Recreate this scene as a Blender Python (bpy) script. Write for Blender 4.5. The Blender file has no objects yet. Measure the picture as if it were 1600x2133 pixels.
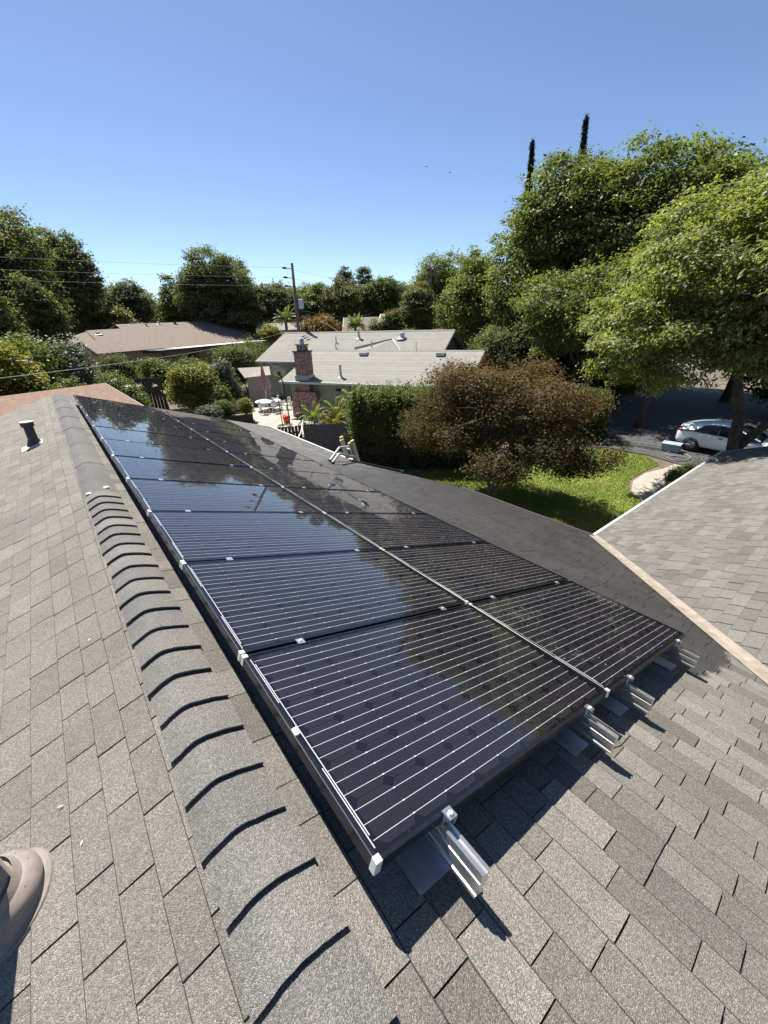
import bpy, math, random
import numpy as np
from mathutils import Vector, Matrix

random.seed(7)
RNG = np.random.default_rng(11)
SC = bpy.context.scene
COL = SC.collection
R = math.radians

# ------------------------------------------------------------------ camera, sky, sun, exposure
cam_d = bpy.data.cameras.new('camera')
cam = bpy.data.objects.new('camera', cam_d); COL.objects.link(cam)
right = Vector((0.78114562, -0.62371677, -0.02808743))
up = Vector((0.2907816, 0.32362927, 0.90039445))
fwd = Vector((0.5525012, 0.71150649, -0.43416695))
CAMP = Vector((-0.0415, -0.4897, 6.2334))
m = Matrix.Identity(4)
for i in range(3):
    m[i][0] = right[i]; m[i][1] = up[i]; m[i][2] = -fwd[i]; m[i][3] = CAMP[i]
cam.matrix_world = m
cam_d.sensor_fit = 'VERTICAL'; cam_d.sensor_height = 36; cam_d.lens = 14.19
cam_d.clip_start = 0.05; cam_d.clip_end = 3000
SC.camera = cam

SUN_EL, SUN_AZ = R(58), R(5)          # azimuth from +Y towards +X
world = bpy.data.worlds.new('World'); SC.world = world; world.use_nodes = True
wn = world.node_tree.nodes; wl = world.node_tree.links
for n in list(wn): wn.remove(n)
sky = wn.new('ShaderNodeTexSky'); sky.sky_type = 'NISHITA'; sky.sun_disc = False
sky.sun_elevation = SUN_EL; sky.sun_rotation = SUN_AZ
sky.altitude = 1000; sky.air_density = 0.8; sky.dust_density = 0.35; sky.ozone_density = 3.0
bg = wn.new('ShaderNodeBackground'); bg.inputs[1].default_value = 0.074
wo = wn.new('ShaderNodeOutputWorld')
wl.new(sky.outputs[0], bg.inputs[0]); wl.new(bg.outputs[0], wo.inputs[0])
sun_d = bpy.data.lights.new('sun', 'SUN'); sun_d.energy = 5.0; sun_d.angle = R(0.53); sun_d.color = (1, 0.95, 0.875)
sun = bpy.data.objects.new('sun', sun_d); COL.objects.link(sun)
sdir = Vector((math.sin(SUN_AZ)*math.cos(SUN_EL), math.cos(SUN_AZ)*math.cos(SUN_EL), math.sin(SUN_EL)))
sun.rotation_euler = sdir.to_track_quat('Z', 'Y').to_euler(); sun.location = (0, 0, 40)
SC.view_settings.view_transform = 'Standard'; SC.view_settings.look = 'None'
SC.view_settings.exposure = 1.1; SC.view_settings.gamma = 1.0
SC.view_settings.use_curve_mapping = False

# ------------------------------------------------------------------ materials
MATS = {}
def newmat(name):
    mt = bpy.data.materials.new(name); mt.use_nodes = True
    nt = mt.node_tree; b = nt.nodes['Principled BSDF']
    MATS[name] = mt
    return mt, nt, b
def N(nt, kind, **kw):
    n = nt.nodes.new(kind)
    for k, v in kw.items():
        if k.startswith('i_'):
            key = k[2:]; n.inputs[int(key) if key.isdigit() else key].default_value = v
        else: setattr(n, k, v)
    return n
def pos(nt, scale=1.0):
    g = N(nt, 'ShaderNodeNewGeometry')
    if scale == 1.0: return g.outputs['Position']
    v = N(nt, 'ShaderNodeVectorMath', operation='SCALE'); v.inputs['Scale'].default_value = scale
    nt.links.new(g.outputs['Position'], v.inputs[0]); return v.outputs[0]
def noise(nt, scale, detail=3, rough=0.55, vec=None):
    n = N(nt, 'ShaderNodeTexNoise'); n.inputs['Scale'].default_value = scale
    n.inputs['Detail'].default_value = detail; n.inputs['Roughness'].default_value = rough
    nt.links.new(vec if vec is not None else pos(nt), n.inputs['Vector']); return n
def ramp(nt, fac, stops):
    r = N(nt, 'ShaderNodeValToRGB'); e = r.color_ramp.elements
    while len(e) < len(stops): e.new(0.5)
    for i, (p, c) in enumerate(stops):
        e[i].position = p; e[i].color = (*c, 1) if len(c) == 3 else c
    nt.links.new(fac, r.inputs[0]); return r.outputs[0]
def mixc(nt, mode, fac, a, b):
    x = N(nt, 'ShaderNodeMix', data_type='RGBA', blend_type=mode)
    for s, v in ((x.inputs[0], fac), (x.inputs[6], a), (x.inputs[7], b)):
        if hasattr(v, 'links'): nt.links.new(v, s)
        elif isinstance(v, (int, float)): s.default_value = v
        else: s.default_value = (*v, 1)
    return x.outputs[2]
def mth(nt, op, a, b=0.0, clamp=False):
    x = N(nt, 'ShaderNodeMath', operation=op); x.use_clamp = clamp
    for s, v in ((x.inputs[0], a), (x.inputs[1], b)):
        if hasattr(v, 'links'): nt.links.new(v, s)
        else: s.default_value = v
    return x.outputs[0]
def bump(nt, b, h, strength=0.3, dist=0.01):
    x = N(nt, 'ShaderNodeBump'); x.inputs['Strength'].default_value = strength; x.inputs['Distance'].default_value = dist
    nt.links.new(h, x.inputs['Height']); nt.links.new(x.outputs[0], b.inputs['Normal'])
def plain(name, col, rough=0.6, metal=0.0, var=0.12, scale=6.0, bmp=0.0, bscale=60, spec=0.5):
    mt, nt, b = newmat(name)
    n = noise(nt, scale, 4)
    lo = tuple(c*(1-var) for c in col); hi = tuple(min(1, c*(1+var)) for c in col)
    nt.links.new(ramp(nt, n.outputs['Fac'], [(0.3, lo), (0.7, hi)]), b.inputs['Base Color'])
    b.inputs['Roughness'].default_value = rough; b.inputs['Metallic'].default_value = metal
    b.inputs['Specular IOR Level'].default_value = spec
    if bmp:
        n2 = noise(nt, bscale, 3); bump(nt, b, n2.outputs['Fac'], bmp, 0.01)
    return mt

def shingle_mat(name, lo, hi, wet=None, grain=350.0, speck=0.85):
    """asphalt granules: a tint for each tab, single granules light and dark, stains; wet = rinse water on the slope"""
    mt, nt, b = newmat(name)
    at = N(nt, 'ShaderNodeAttribute', attribute_name='tint')
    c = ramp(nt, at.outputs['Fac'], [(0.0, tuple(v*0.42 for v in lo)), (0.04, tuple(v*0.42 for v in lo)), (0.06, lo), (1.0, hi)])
    p = pos(nt)
    big = noise(nt, 2.2, 4, 0.6, p)
    c = mixc(nt, 'MULTIPLY', 0.6, c, ramp(nt, big.outputs['Fac'], [(0.3, (0.72, 0.72, 0.74)), (0.7, (1.12, 1.1, 1.06))]))
    v = N(nt, 'ShaderNodeTexVoronoi', feature='F1'); v.inputs['Scale'].default_value = grain
    nt.links.new(p, v.inputs['Vector'])
    sv = N(nt, 'ShaderNodeSeparateColor'); nt.links.new(v.outputs['Color'], sv.inputs[0])
    gr = ramp(nt, sv.outputs[0], [(0.0, (0.42, 0.42, 0.43)), (0.35, (0.82, 0.82, 0.81)), (0.75, (1.12, 1.11, 1.1)), (1.0, (1.95, 1.9, 1.82))])
    c = mixc(nt, 'MULTIPLY', speck, c, gr)
    h = mth(nt, 'ADD', mth(nt, 'MULTIPLY', sv.outputs[1], 0.6), mth(nt, 'MULTIPLY', v.outputs['Distance'], -2.0))
    rough = 0.92
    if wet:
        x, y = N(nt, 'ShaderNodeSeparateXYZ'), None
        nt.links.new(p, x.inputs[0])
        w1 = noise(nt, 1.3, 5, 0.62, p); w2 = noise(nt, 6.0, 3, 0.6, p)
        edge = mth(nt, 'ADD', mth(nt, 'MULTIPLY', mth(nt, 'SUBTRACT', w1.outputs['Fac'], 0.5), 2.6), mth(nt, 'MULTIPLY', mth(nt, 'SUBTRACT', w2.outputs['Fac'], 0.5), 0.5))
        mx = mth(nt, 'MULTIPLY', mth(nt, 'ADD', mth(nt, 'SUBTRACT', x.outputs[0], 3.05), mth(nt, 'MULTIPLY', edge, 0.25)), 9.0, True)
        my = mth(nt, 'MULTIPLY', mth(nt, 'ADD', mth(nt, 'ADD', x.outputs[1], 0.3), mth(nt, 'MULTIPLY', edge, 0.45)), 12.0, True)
        far = mth(nt, 'MULTIPLY', mth(nt, 'ADD', mth(nt, 'SUBTRACT', x.outputs[1], 6.3), edge), 0.6, True)      # less wet tint far off, its lighter tone standing in for sheen
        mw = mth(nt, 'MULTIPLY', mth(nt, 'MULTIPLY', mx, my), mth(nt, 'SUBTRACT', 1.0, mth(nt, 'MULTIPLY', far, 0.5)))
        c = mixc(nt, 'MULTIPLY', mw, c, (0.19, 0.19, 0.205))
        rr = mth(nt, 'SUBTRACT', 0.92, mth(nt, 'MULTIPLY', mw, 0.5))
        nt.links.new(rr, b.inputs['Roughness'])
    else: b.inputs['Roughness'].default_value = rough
    b.inputs['Specular IOR Level'].default_value = 0.35
    nt.links.new(c, b.inputs['Base Color'])
    bump(nt, b, h, 0.75, 0.0022)
    return mt

def far_roof_mat(name, lo, hi, dvec, course=0.145):
    """composition roof too far away to pick its tabs apart"""
    mt, nt, b = newmat(name)
    p = pos(nt)
    mp = N(nt, 'ShaderNodeMapping'); nt.links.new(p, mp.inputs[0]); mp.inputs['Rotation'].default_value = (0, 0, dvec)
    s = N(nt, 'ShaderNodeSeparateXYZ'); nt.links.new(mp.outputs[0], s.inputs[0])
    cb = N(nt, 'ShaderNodeCombineXYZ')
    nt.links.new(mth(nt, 'MULTIPLY', s.outputs[0], 3.5), cb.inputs[0]); nt.links.new(mth(nt, 'FLOOR', mth(nt, 'MULTIPLY', s.outputs[2], 1/(course*0.316))), cb.inputs[1])
    n1 = noise(nt, 1.0, 2, 0.6, cb.outputs[0]); n2 = noise(nt, 1.6, 5, 0.65, p)
    c = ramp(nt, n1.outputs['Fac'], [(0.3, lo), (0.7, hi)])
    c = mixc(nt, 'MULTIPLY', 0.5, c, ramp(nt, n2.outputs['Fac'], [(0.3, (0.8, 0.8, 0.8)), (0.7, (1.1, 1.1, 1.1))]))
    fr = mth(nt, 'FRACT', mth(nt, 'MULTIPLY', s.outputs[2], 1/(course*0.316)))
    c = mixc(nt, 'MULTIPLY', 0.35, c, ramp(nt, fr, [(0.0, (0.55, 0.55, 0.56)), (0.25, (1, 1, 1))]))
    nt.links.new(c, b.inputs['Base Color']); b.inputs['Roughness'].default_value = 0.9
    b.inputs['Specular IOR Level'].default_value = 0.3
    return mt

def leaf_mat(name, a, bcol, trans=0.4, gloss=0.25, rough=0.5, warm=None):
    mt, nt, b = newmat(name)
    at = N(nt, 'ShaderNodeAttribute', attribute_name='tint')
    stops = [(0.0, a), (1.0, bcol)] if warm is None else [(0.0, a), (0.7, bcol), (1.0, warm)]
    c = ramp(nt, at.outputs['Fac'], stops)
    nt.links.new(c, b.inputs['Base Color']); b.inputs['Roughness'].default_value = rough
    b.inputs['Specular IOR Level'].default_value = gloss
    tr = N(nt, 'ShaderNodeBsdfTranslucent')
    nt.links.new(mixc(nt, 'MULTIPLY', 1.0, c, (1.35, 1.5, 0.6)), tr.inputs[0])
    mx = N(nt, 'ShaderNodeMixShader'); mx.inputs[0].default_value = trans
    nt.links.new(b.outputs[0], mx.inputs[1]); nt.links.new(tr.outputs[0], mx.inputs[2])
    nt.links.new(mx.outputs[0], nt.nodes['Material Output'].inputs[0])
    return mt

shingle_mat('shingle_main', (0.174, 0.163, 0.144), (0.238, 0.222, 0.197))
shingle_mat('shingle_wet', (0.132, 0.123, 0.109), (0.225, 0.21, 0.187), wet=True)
shingle_mat('shingle_cap', (0.14, 0.135, 0.126), (0.205, 0.197, 0.183))
shingle_mat('shingle_wing', (0.115, 0.109, 0.098), (0.192, 0.183, 0.165))
shingle_mat('ridge_vent_mat', (0.13, 0.126, 0.12), (0.165, 0.16, 0.152))
plain('deck', (0.03, 0.028, 0.027), 0.95)
plain('tan_metal', (0.25, 0.21, 0.165), 0.65, 0, 0.25, 9)
plain('white_trim', (0.5, 0.5, 0.48), 0.5, 0, 0.08)
plain('wall_beige', (0.42, 0.38, 0.32), 0.8, 0, 0.1)
plain('black_metal', (0.045, 0.05, 0.06), 0.27, 0.85, 0.2, 20)
plain('silver', (0.62, 0.62, 0.6), 0.33, 0.9, 0.06, 30)
plain('edge_metal', (0.13, 0.135, 0.14), 0.45, 0.8, 0.1, 30)
plain('corner_silver', (0.6, 0.6, 0.58), 0.45, 0.35, 0.06, 30)
plain('cell_edge', (0.03, 0.027, 0.032), 0.7, 0, 0.1, 6, 0, 60, 0.0)
plain('wire_grey', (0.22, 0.23, 0.25), 0.6)
plain('backsheet', (0.0055, 0.005, 0.007), 0.8, 0, 0.1, 6, 0, 60, 0.0)
plain('busbar_mat', (0.5, 0.5, 0.52), 0.4, 0.15, 0.05)
plain('flash_metal', (0.42, 0.45, 0.5), 0.5, 0.8, 0.2, 12)
plain('vent_paint', (0.22, 0.187, 0.16), 0.45, 0, 0.16, 25)
plain('vent_black', (0.03, 0.032, 0.036), 0.6)
plain('flashing_tan', (0.5, 0.44, 0.36), 0.6)
plain('standoff_white', (0.45, 0.45, 0.43), 0.5)
plain('rubber', (0.015, 0.015, 0.016), 0.7)
plain('cable_white', (0.6, 0.6, 0.58), 0.6)
plain('wood_dark', (0.06, 0.045, 0.036), 0.85, 0, 0.35, 14)
plain('wood_pole', (0.13, 0.105, 0.085), 0.9, 0, 0.3, 10)
plain('wood_grey', (0.33, 0.29, 0.25), 0.85, 0, 0.3, 9)
plain('fence_paint', (0.08, 0.079, 0.085), 0.75, 0, 0.18, 8)
plain('green_wall', (0.25, 0.29, 0.225), 0.8, 0, 0.06, 3)
plain('tan_wall', (0.36, 0.29, 0.2), 0.85, 0, 0.1)
plain('white_wall', (0.62, 0.6, 0.56), 0.85, 0, 0.08)
plain('dark_trim', (0.035, 0.03, 0.028), 0.6)
plain('window_dark', (0.012, 0.014, 0.016), 0.12)
plain('asphalt', (0.055, 0.053, 0.052), 0.9, 0, 0.3, 1.5, 0.3, 90)
plain('concrete', (0.32, 0.29, 0.24), 0.9, 0, 0.12, 2.5, 0.2, 80)
plain('soil', (0.12, 0.095, 0.065), 0.95, 0, 0.45, 0.9, 0.4, 30)
plain('bark', (0.085, 0.066, 0.05), 0.95, 0, 0.4, 9, 0.6, 30)
plain('bark_light', (0.16, 0.125, 0.095), 0.9, 0, 0.35, 12, 0.5, 30)
plain('orange_plastic', (0.75, 0.09, 0.02), 0.45)
plain('white_plastic', (0.6, 0.6, 0.56), 0.45)
plain('pink_cloth', (0.36, 0.21, 0.22), 0.9, 0, 0.2)
plain('tarp_teal', (0.06, 0.16, 0.16), 0.6)
plain('yellow_tip', (0.5, 0.38, 0.14), 0.6)
plain('green_plastic', (0.03, 0.14, 0.05), 0.5)
plain('aluminium', (0.42, 0.42, 0.4), 0.35, 0.75, 0.1, 20)
plain('car_paint', (0.8, 0.82, 0.84), 0.2, 0, 0.02); MATS['car_paint'].node_tree.nodes['Principled BSDF'].inputs['Coat Weight'].default_value = 0.8
plain('tail_red', (0.35, 0.01, 0.01), 0.25)
plain('dish_grey', (0.3, 0.3, 0.3), 0.55)
plain('stone', (0.3, 0.27, 0.235), 0.95, 0, 0.3, 5, 0.5, 20)
plain('terracotta', (0.36, 0.14, 0.07), 0.8)
plain('blue_tub', (0.3, 0.36, 0.4), 0.5)
far_roof_mat('roof_grey', (0.178, 0.17, 0.15), (0.28, 0.266, 0.236), R(-28.2))
far_roof_mat('roof_brown', (0.135, 0.107, 0.084), (0.215, 0.173, 0.136), 0.25)
far_roof_mat('roof_red', (0.165, 0.105, 0.075), (0.26, 0.17, 0.12), 0.1, 0.2)
far_roof_mat('roof_tan', (0.3, 0.25, 0.18), (0.4, 0.33, 0.24), 0.3)

# bricks of the neighbour's chimney (a brick is under 10 pixels long in the photograph)
mt, nt, b = newmat('brick')
br = N(nt, 'ShaderNodeTexBrick'); br.inputs['Scale'].default_value = 1.0
br.inputs['Color1'].default_value = (0.19, 0.07, 0.05, 1); br.inputs['Color2'].default_value = (0.1, 0.038, 0.032, 1); br.inputs['Mortar'].default_value = (0.34, 0.28, 0.24, 1)
br.inputs['Brick Width'].default_value = 0.23; br.inputs['Row Height'].default_value = 0.085; br.inputs['Mortar Size'].default_value = 0.009; br.inputs['Bias'].default_value = -0.2
tc = N(nt, 'ShaderNodeTexCoord'); mp = N(nt, 'ShaderNodeMapping'); mp.inputs['Rotation'].default_value = (R(90), 0, 0)
nt.links.new(tc.outputs['Object'], mp.inputs[0]); nt.links.new(mp.outputs[0], br.inputs['Vector'])
nw = noise(nt, 9.0, 2); wh = ramp(nt, nw.outputs['Fac'], [(0.53, (0, 0, 0)), (0.6, (1, 1, 1))])
nt.links.new(mixc(nt, 'MIX', mth(nt, 'MULTIPLY', wh, 0.55), br.outputs['Color'], (0.5, 0.44, 0.4)), b.inputs['Base Color']); b.inputs['Roughness'].default_value = 0.9

# grass ground
mt, nt, b = newmat('grass')
n1 = noise(nt, 0.7, 5, 0.65); n2 = noise(nt, 14.0, 3)
c = ramp(nt, n1.outputs['Fac'], [(0.32, (0.09, 0.135, 0.022)), (0.55, (0.18, 0.22, 0.04)), (0.72, (0.29, 0.27, 0.09))])
c = mixc(nt, 'MULTIPLY', 0.8, c, ramp(nt, n2.outputs['Fac'], [(0.3, (0.55, 0.55, 0.5)), (0.7, (1.2, 1.2, 1.1))]))
nt.links.new(c, b.inputs['Base Color']); b.inputs['Roughness'].default_value = 0.9

# solar cells: monocrystalline, fine silver fingers
mt, nt, b = newmat('cell_mat')
tc = N(nt, 'ShaderNodeTexCoord'); s = N(nt, 'ShaderNodeSeparateXYZ'); nt.links.new(tc.outputs['Object'], s.inputs[0])
fr = mth(nt, 'FRACT', mth(nt, 'MULTIPLY', s.outputs[0], 420.0))
oi = N(nt, 'ShaderNodeObjectInfo')
base = ramp(nt, oi.outputs['Random'], [(0.0, (0.0095, 0.0082, 0.0118)), (1.0, (0.0125, 0.0105, 0.0145))])
nt.links.new(mixc(nt, 'MIX', ramp(nt, fr, [(0.0, (0.3, 0.3, 0.3)), (0.1, (0.3, 0.3, 0.3)), (0.16, (0, 0, 0))]), base, (0.06, 0.052, 0.062)), b.inputs['Base Color'])
b.inputs['Roughness'].default_value = 0.6; b.inputs['Specular IOR Level'].default_value = 0.03
# panel glass: clear pane, mirror by its own Fresnel term, with dried drops and dust
mt, nt, b = newmat('panel_glass')
nt.nodes.remove(b)
fz = N(nt, 'ShaderNodeFresnel'); gb = N(nt, 'ShaderNodeNewGeometry')      # thin pane: same reflectance from both sides
nt.links.new(mth(nt, 'ADD', 1.62, mth(nt, 'MULTIPLY', gb.outputs['Backfacing'], 1/1.62-1.62)), fz.inputs[0])
gl = N(nt, 'ShaderNodeBsdfGlossy'); gl.inputs['Roughness'].default_value = 0.012
trn = N(nt, 'ShaderNodeBsdfTransparent'); mx = N(nt, 'ShaderNodeMixShader')
nz = noise(nt, 3.0, 2, 0.5); bp = N(nt, 'ShaderNodeBump'); bp.inputs['Strength'].default_value = 0.03; bp.inputs['Distance'].default_value = 0.02
nt.links.new(nz.outputs['Fac'], bp.inputs['Height']); nt.links.new(bp.outputs[0], gl.inputs['Normal'])
nt.links.new(fz.outputs[0], mx.inputs[0]); nt.links.new(trn.outputs[0], mx.inputs[1]); nt.links.new(gl.outputs[0], mx.inputs[2])
df = N(nt, 'ShaderNodeBsdfDiffuse'); df.inputs[0].default_value = (0.7, 0.69, 0.66, 1)
px_ = pos(nt); sx = N(nt, 'ShaderNodeSeparateXYZ'); nt.links.new(px_, sx.inputs[0])
vo = N(nt, 'ShaderNodeTexVoronoi', feature='F1'); vo.inputs['Scale'].default_value = 26.0; nt.links.new(px_, vo.inputs['Vector'])
so = N(nt, 'ShaderNodeSeparateColor'); nt.links.new(vo.outputs['Color'], so.inputs[0])
drop = mth(nt, 'MULTIPLY', mth(nt, 'LESS_THAN', vo.outputs['Distance'], 0.13), mth(nt, 'GREATER_THAN', so.outputs[0], 0.62))
str_n = N(nt, 'ShaderNodeMapping'); nt.links.new(px_, str_n.inputs[0]); str_n.inputs['Scale'].default_value = (5.0, 26.0, 5.0)
sn = noise(nt, 1.0, 4, 0.65, str_n.outputs[0])
streak = ramp(nt, sn.outputs['Fac'], [(0.62, (0, 0, 0)), (0.72, (1, 1, 1))])
low = mth(nt, 'MULTIPLY', mth(nt, 'SUBTRACT', sx.outputs[0], 1.75), 6.0, True)
film = mth(nt, 'MULTIPLY', mth(nt, 'ADD', mth(nt, 'MULTIPLY', drop, 0.28), mth(nt, 'MULTIPLY', streak, 0.07)), low)
film = mth(nt, 'ADD', film, mth(nt, 'ADD', 0.0015, mth(nt, 'MULTIPLY', drop, 0.012)))
mx2 = N(nt, 'ShaderNodeMixShader'); nt.links.new(film, mx2.inputs[0]); nt.links.new(mx.outputs[0], mx2.inputs[1]); nt.links.new(df.outputs[0], mx2.inputs[2])
nt.links.new(mx2.outputs[0], nt.nodes['Material Output'].inputs[0])

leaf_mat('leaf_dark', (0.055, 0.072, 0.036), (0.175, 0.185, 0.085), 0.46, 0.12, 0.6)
leaf_mat('leaf_blue', (0.056, 0.072, 0.048), (0.155, 0.17, 0.095), 0.44, 0.12, 0.6)
leaf_mat('leaf_mid', (0.05, 0.076, 0.024), (0.155, 0.178, 0.056), 0.45)
leaf_mat('leaf_olive', (0.055, 0.062, 0.022), (0.15, 0.145, 0.05), 0.36, warm=(0.2, 0.15, 0.055))
leaf_mat('leaf_bright', (0.065, 0.09, 0.026), (0.21, 0.222, 0.07), 0.48, 0.25)
leaf_mat('leaf_green', (0.06, 0.085, 0.028), (0.2, 0.215, 0.072), 0.48, 0.25)
leaf_mat('leaf_lime', (0.095, 0.122, 0.036), (0.29, 0.295, 0.11), 0.48, 0.35)
leaf_mat('leaf_yellow', (0.10, 0.12, 0.018), (0.24, 0.21, 0.03), 0.4)
leaf_mat('leaf_grey', (0.07, 0.085, 0.06), (0.17, 0.185, 0.15), 0.25)
leaf_mat('leaf_orange', (0.07, 0.06, 0.015), (0.2, 0.12, 0.025), 0.35, warm=(0.34, 0.17, 0.03))
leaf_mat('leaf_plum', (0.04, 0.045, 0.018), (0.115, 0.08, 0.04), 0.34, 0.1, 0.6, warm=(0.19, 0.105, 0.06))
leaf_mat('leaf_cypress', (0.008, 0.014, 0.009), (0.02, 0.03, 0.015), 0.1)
leaf_mat('grass_blade', (0.1, 0.15, 0.025), (0.22, 0.25, 0.05), 0.4, warm=(0.36, 0.32, 0.13))
leaf_mat('flower_pink', (0.4, 0.12, 0.2), (0.5, 0.2, 0.3), 0.3)
leaf_mat('flower_white', (0.5, 0.47, 0.38), (0.7, 0.66, 0.5), 0.3)

# ------------------------------------------------------------------ mesh helpers
class MB:
    def __init__(s): s.v = []; s.f = []; s.t = []
    def add(s, vs, fs, tint=0.5):
        o = len(s.v); s.v += [tuple(p) for p in vs]; s.f += [tuple(i+o for i in q) for q in fs]; s.t += [tint]*len(vs); return s
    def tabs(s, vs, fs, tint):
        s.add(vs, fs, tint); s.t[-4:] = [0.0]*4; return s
    def box(s, c, d, rz=0.0, tint=0.5, taper=1.0):
        cx, cy, cz = c; dx, dy, dz = d[0]/2, d[1]/2, d[2]/2; co, si = math.cos(rz), math.sin(rz); vs = []
        for z, k in ((-dz, 1), (dz, taper)):
            for x, y in ((-dx, -dy), (dx, -dy), (dx, dy), (-dx, dy)):
                vs.append((cx+(x*co-y*si)*k, cy+(x*si+y*co)*k, cz+z))
        return s.add(vs, [(0, 3, 2, 1), (4, 5, 6, 7), (0, 1, 5, 4), (1, 2, 6, 5), (2, 3, 7, 6), (3, 0, 4, 7)], tint)
    def tube(s, pts, rad, seg=8, tint=0.5, cap=True):
        pts = [Vector(p) for p in pts]; n = len(pts)
        if not hasattr(rad, '__len__'): rad = [rad]*n
        vs = []; fs = []; ref = None
        for i, p in enumerate(pts):
            d = (pts[min(i+1, n-1)]-pts[max(i-1, 0)]).normalized()
            if ref is None: ref = Vector((0, 0, 1)) if abs(d.z) < 0.9 else Vector((1, 0, 0))
            a = d.cross(ref).normalized(); bb = a.cross(d).normalized(); ref = bb
            for k in range(seg):
                t = 2*math.pi*k/seg; vs.append(p+(a*math.cos(t)+bb*math.sin(t))*rad[i])
        for i in range(n-1):
            for k in range(seg):
                k2 = (k+1) % seg; fs.append((i*seg+k, i*seg+k2, (i+1)*seg+k2, (i+1)*seg+k))
        if cap: fs.append(tuple(range(seg))[::-1]); fs.append(tuple((n-1)*seg+k for k in range(seg)))
        return s.add(vs, fs, tint)
    def lathe(s, c, prof, seg=20, axis=None, tint=0.5):
        c = Vector(c); ax = Vector(axis or (0, 0, 1)).normalized()
        a = ax.orthogonal().normalized(); bb = ax.cross(a); vs = []; fs = []
        for (r, z) in prof:
            for k in range(seg):
                t = 2*math.pi*k/seg; vs.append(c+ax*z+(a*math.cos(t)+bb*math.sin(t))*r)
        for i in range(len(prof)-1):
            for k in range(seg):
                k2 = (k+1) % seg; fs.append((i*seg+k, i*seg+k2, (i+1)*seg+k2, (i+1)*seg+k))
        return s.add(vs, fs, tint)
    def quad(s, a, b_, c, d, tint=0.5): return s.add([a, b_, c, d], [(0, 1, 2, 3)], tint)
    def slab(s, poly, off, tint=0.5):
        n = len(poly); off = Vector(off); vs = [Vector(p) for p in poly]+[Vector(p)+off for p in poly]
        fs = [tuple(range(n)), tuple(range(2*n-1, n-1, -1))]+[(i, i+n, (i+1) % n+n, (i+1) % n) for i in range(n)]
        return s.add(vs, fs, tint)
    def build(s, name, mat, parent=None, origin=None, smooth=False, bevel=0.0):
        o = Vector(origin) if origin is not None else Vector((0, 0, 0))
        me = bpy.data.meshes.new(name)
        me.from_pydata([tuple(Vector(p)-o) for p in s.v], [], s.f); me.update()
        a = me.attributes.new('tint', 'FLOAT', 'POINT'); a.data.foreach_set('value', s.t)
        me.materials.append(MATS[mat])
        if smooth: me.polygons.foreach_set('use_smooth', [True]*len(me.polygons))
        ob = bpy.data.objects.new(name, me); COL.objects.link(ob)
        ob.location = o
        if parent is not None: attach(ob, parent)
        if bevel:
            bv = ob.modifiers.new('bevel', 'BEVEL'); bv.width = bevel; bv.segments = 2; bv.limit_method = 'ANGLE'
        return ob
def attach(ob, parent):
    ob.parent = parent; ob.matrix_parent_inverse = wm(parent).inverted()
def wm(o):
    mm = o.matrix_basis
    return mm if o.parent is None else wm(o.parent) @ o.matrix_parent_inverse @ mm
def world_loc(o): return wm(o).translation
def empty(name, loc=(0, 0, 0), label=None, cat=None, group=None, rot=None):
    o = bpy.data.objects.new(name, None); COL.objects.link(o); o.location = loc
    o.empty_display_size = 0.2
    if rot: o.rotation_euler = rot
    if label: tag(o, label, cat, group)
    return o
def tag(o, label, cat, group=None, kind=None):
    o['label'] = label; o['category'] = cat
    if group: o['group'] = group
    if kind: o['kind'] = kind
    return o
def struct(o): o['kind'] = 'structure'; return o

def cloud_mesh(name, verts, tints, mat, quads=True):
    """one mesh from many separate leaf faces (numpy)"""
    nv = len(verts); k = 4 if quads else 3; nf = nv//k
    me = bpy.data.meshes.new(name)
    me.vertices.add(nv); me.vertices.foreach_set('co', np.ascontiguousarray(verts, dtype=np.float32).ravel())
    me.loops.add(nv); me.loops.foreach_set('vertex_index', np.arange(nv, dtype=np.int32))
    me.polygons.add(nf); me.polygons.foreach_set('loop_start', np.arange(0, nv, k, dtype=np.int32))
    me.polygons.foreach_set('loop_total', np.full(nf, k, dtype=np.int32))
    me.update(calc_edges=True)
    a = me.attributes.new('tint', 'FLOAT', 'POINT'); a.data.foreach_set('value', np.ascontiguousarray(tints, dtype=np.float32))
    me.materials.append(MATS[mat])
    ob = bpy.data.objects.new(name, me); COL.objects.link(ob); return ob

def unit(a): return a/np.maximum(np.linalg.norm(a, axis=-1, keepdims=True), 1e-6)
def leaves(centers, outs, per, cs, ll, lw, flat=0.55, upb=1.0, outb=0.6, droop=0.35, spread=0.7, tb=None, tv=0.25):
    """leaf faces scattered round each clump centre"""
    n = len(centers); C = np.repeat(centers, per, 0); O = np.repeat(outs, per, 0)
    off = RNG.normal(size=(n*per, 3))*cs*0.5*np.array([1, 1, flat])
    P = C+off
    nor = unit(RNG.normal(size=P.shape)*spread+np.array([0, 0, upb])+O*outb)
    ax = RNG.normal(size=P.shape)+O*0.6+np.array([0, 0, -droop]); ax = unit(ax-nor*np.sum(ax*nor, 1, keepdims=True))
    sd = np.cross(nor, ax)
    L = ll*RNG.uniform(0.65, 1.3, (len(P), 1)); W = lw*RNG.uniform(0.7, 1.25, (len(P), 1))
    V = np.stack([P-ax*L*0.5, P+sd*W*0.5-ax*L*0.05+nor*W*0.12, P+ax*L*0.5-nor*L*0.12, P-sd*W*0.5-ax*L*0.05+nor*W*0.12], 1).reshape(-1, 3)
    ct = RNG.uniform(0.15, 0.8, n) if tb is None else tb
    T = np.clip(np.repeat(ct, per)+RNG.normal(size=n*per)*tv, 0, 1)
    return V, np.repeat(T, 4)
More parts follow.
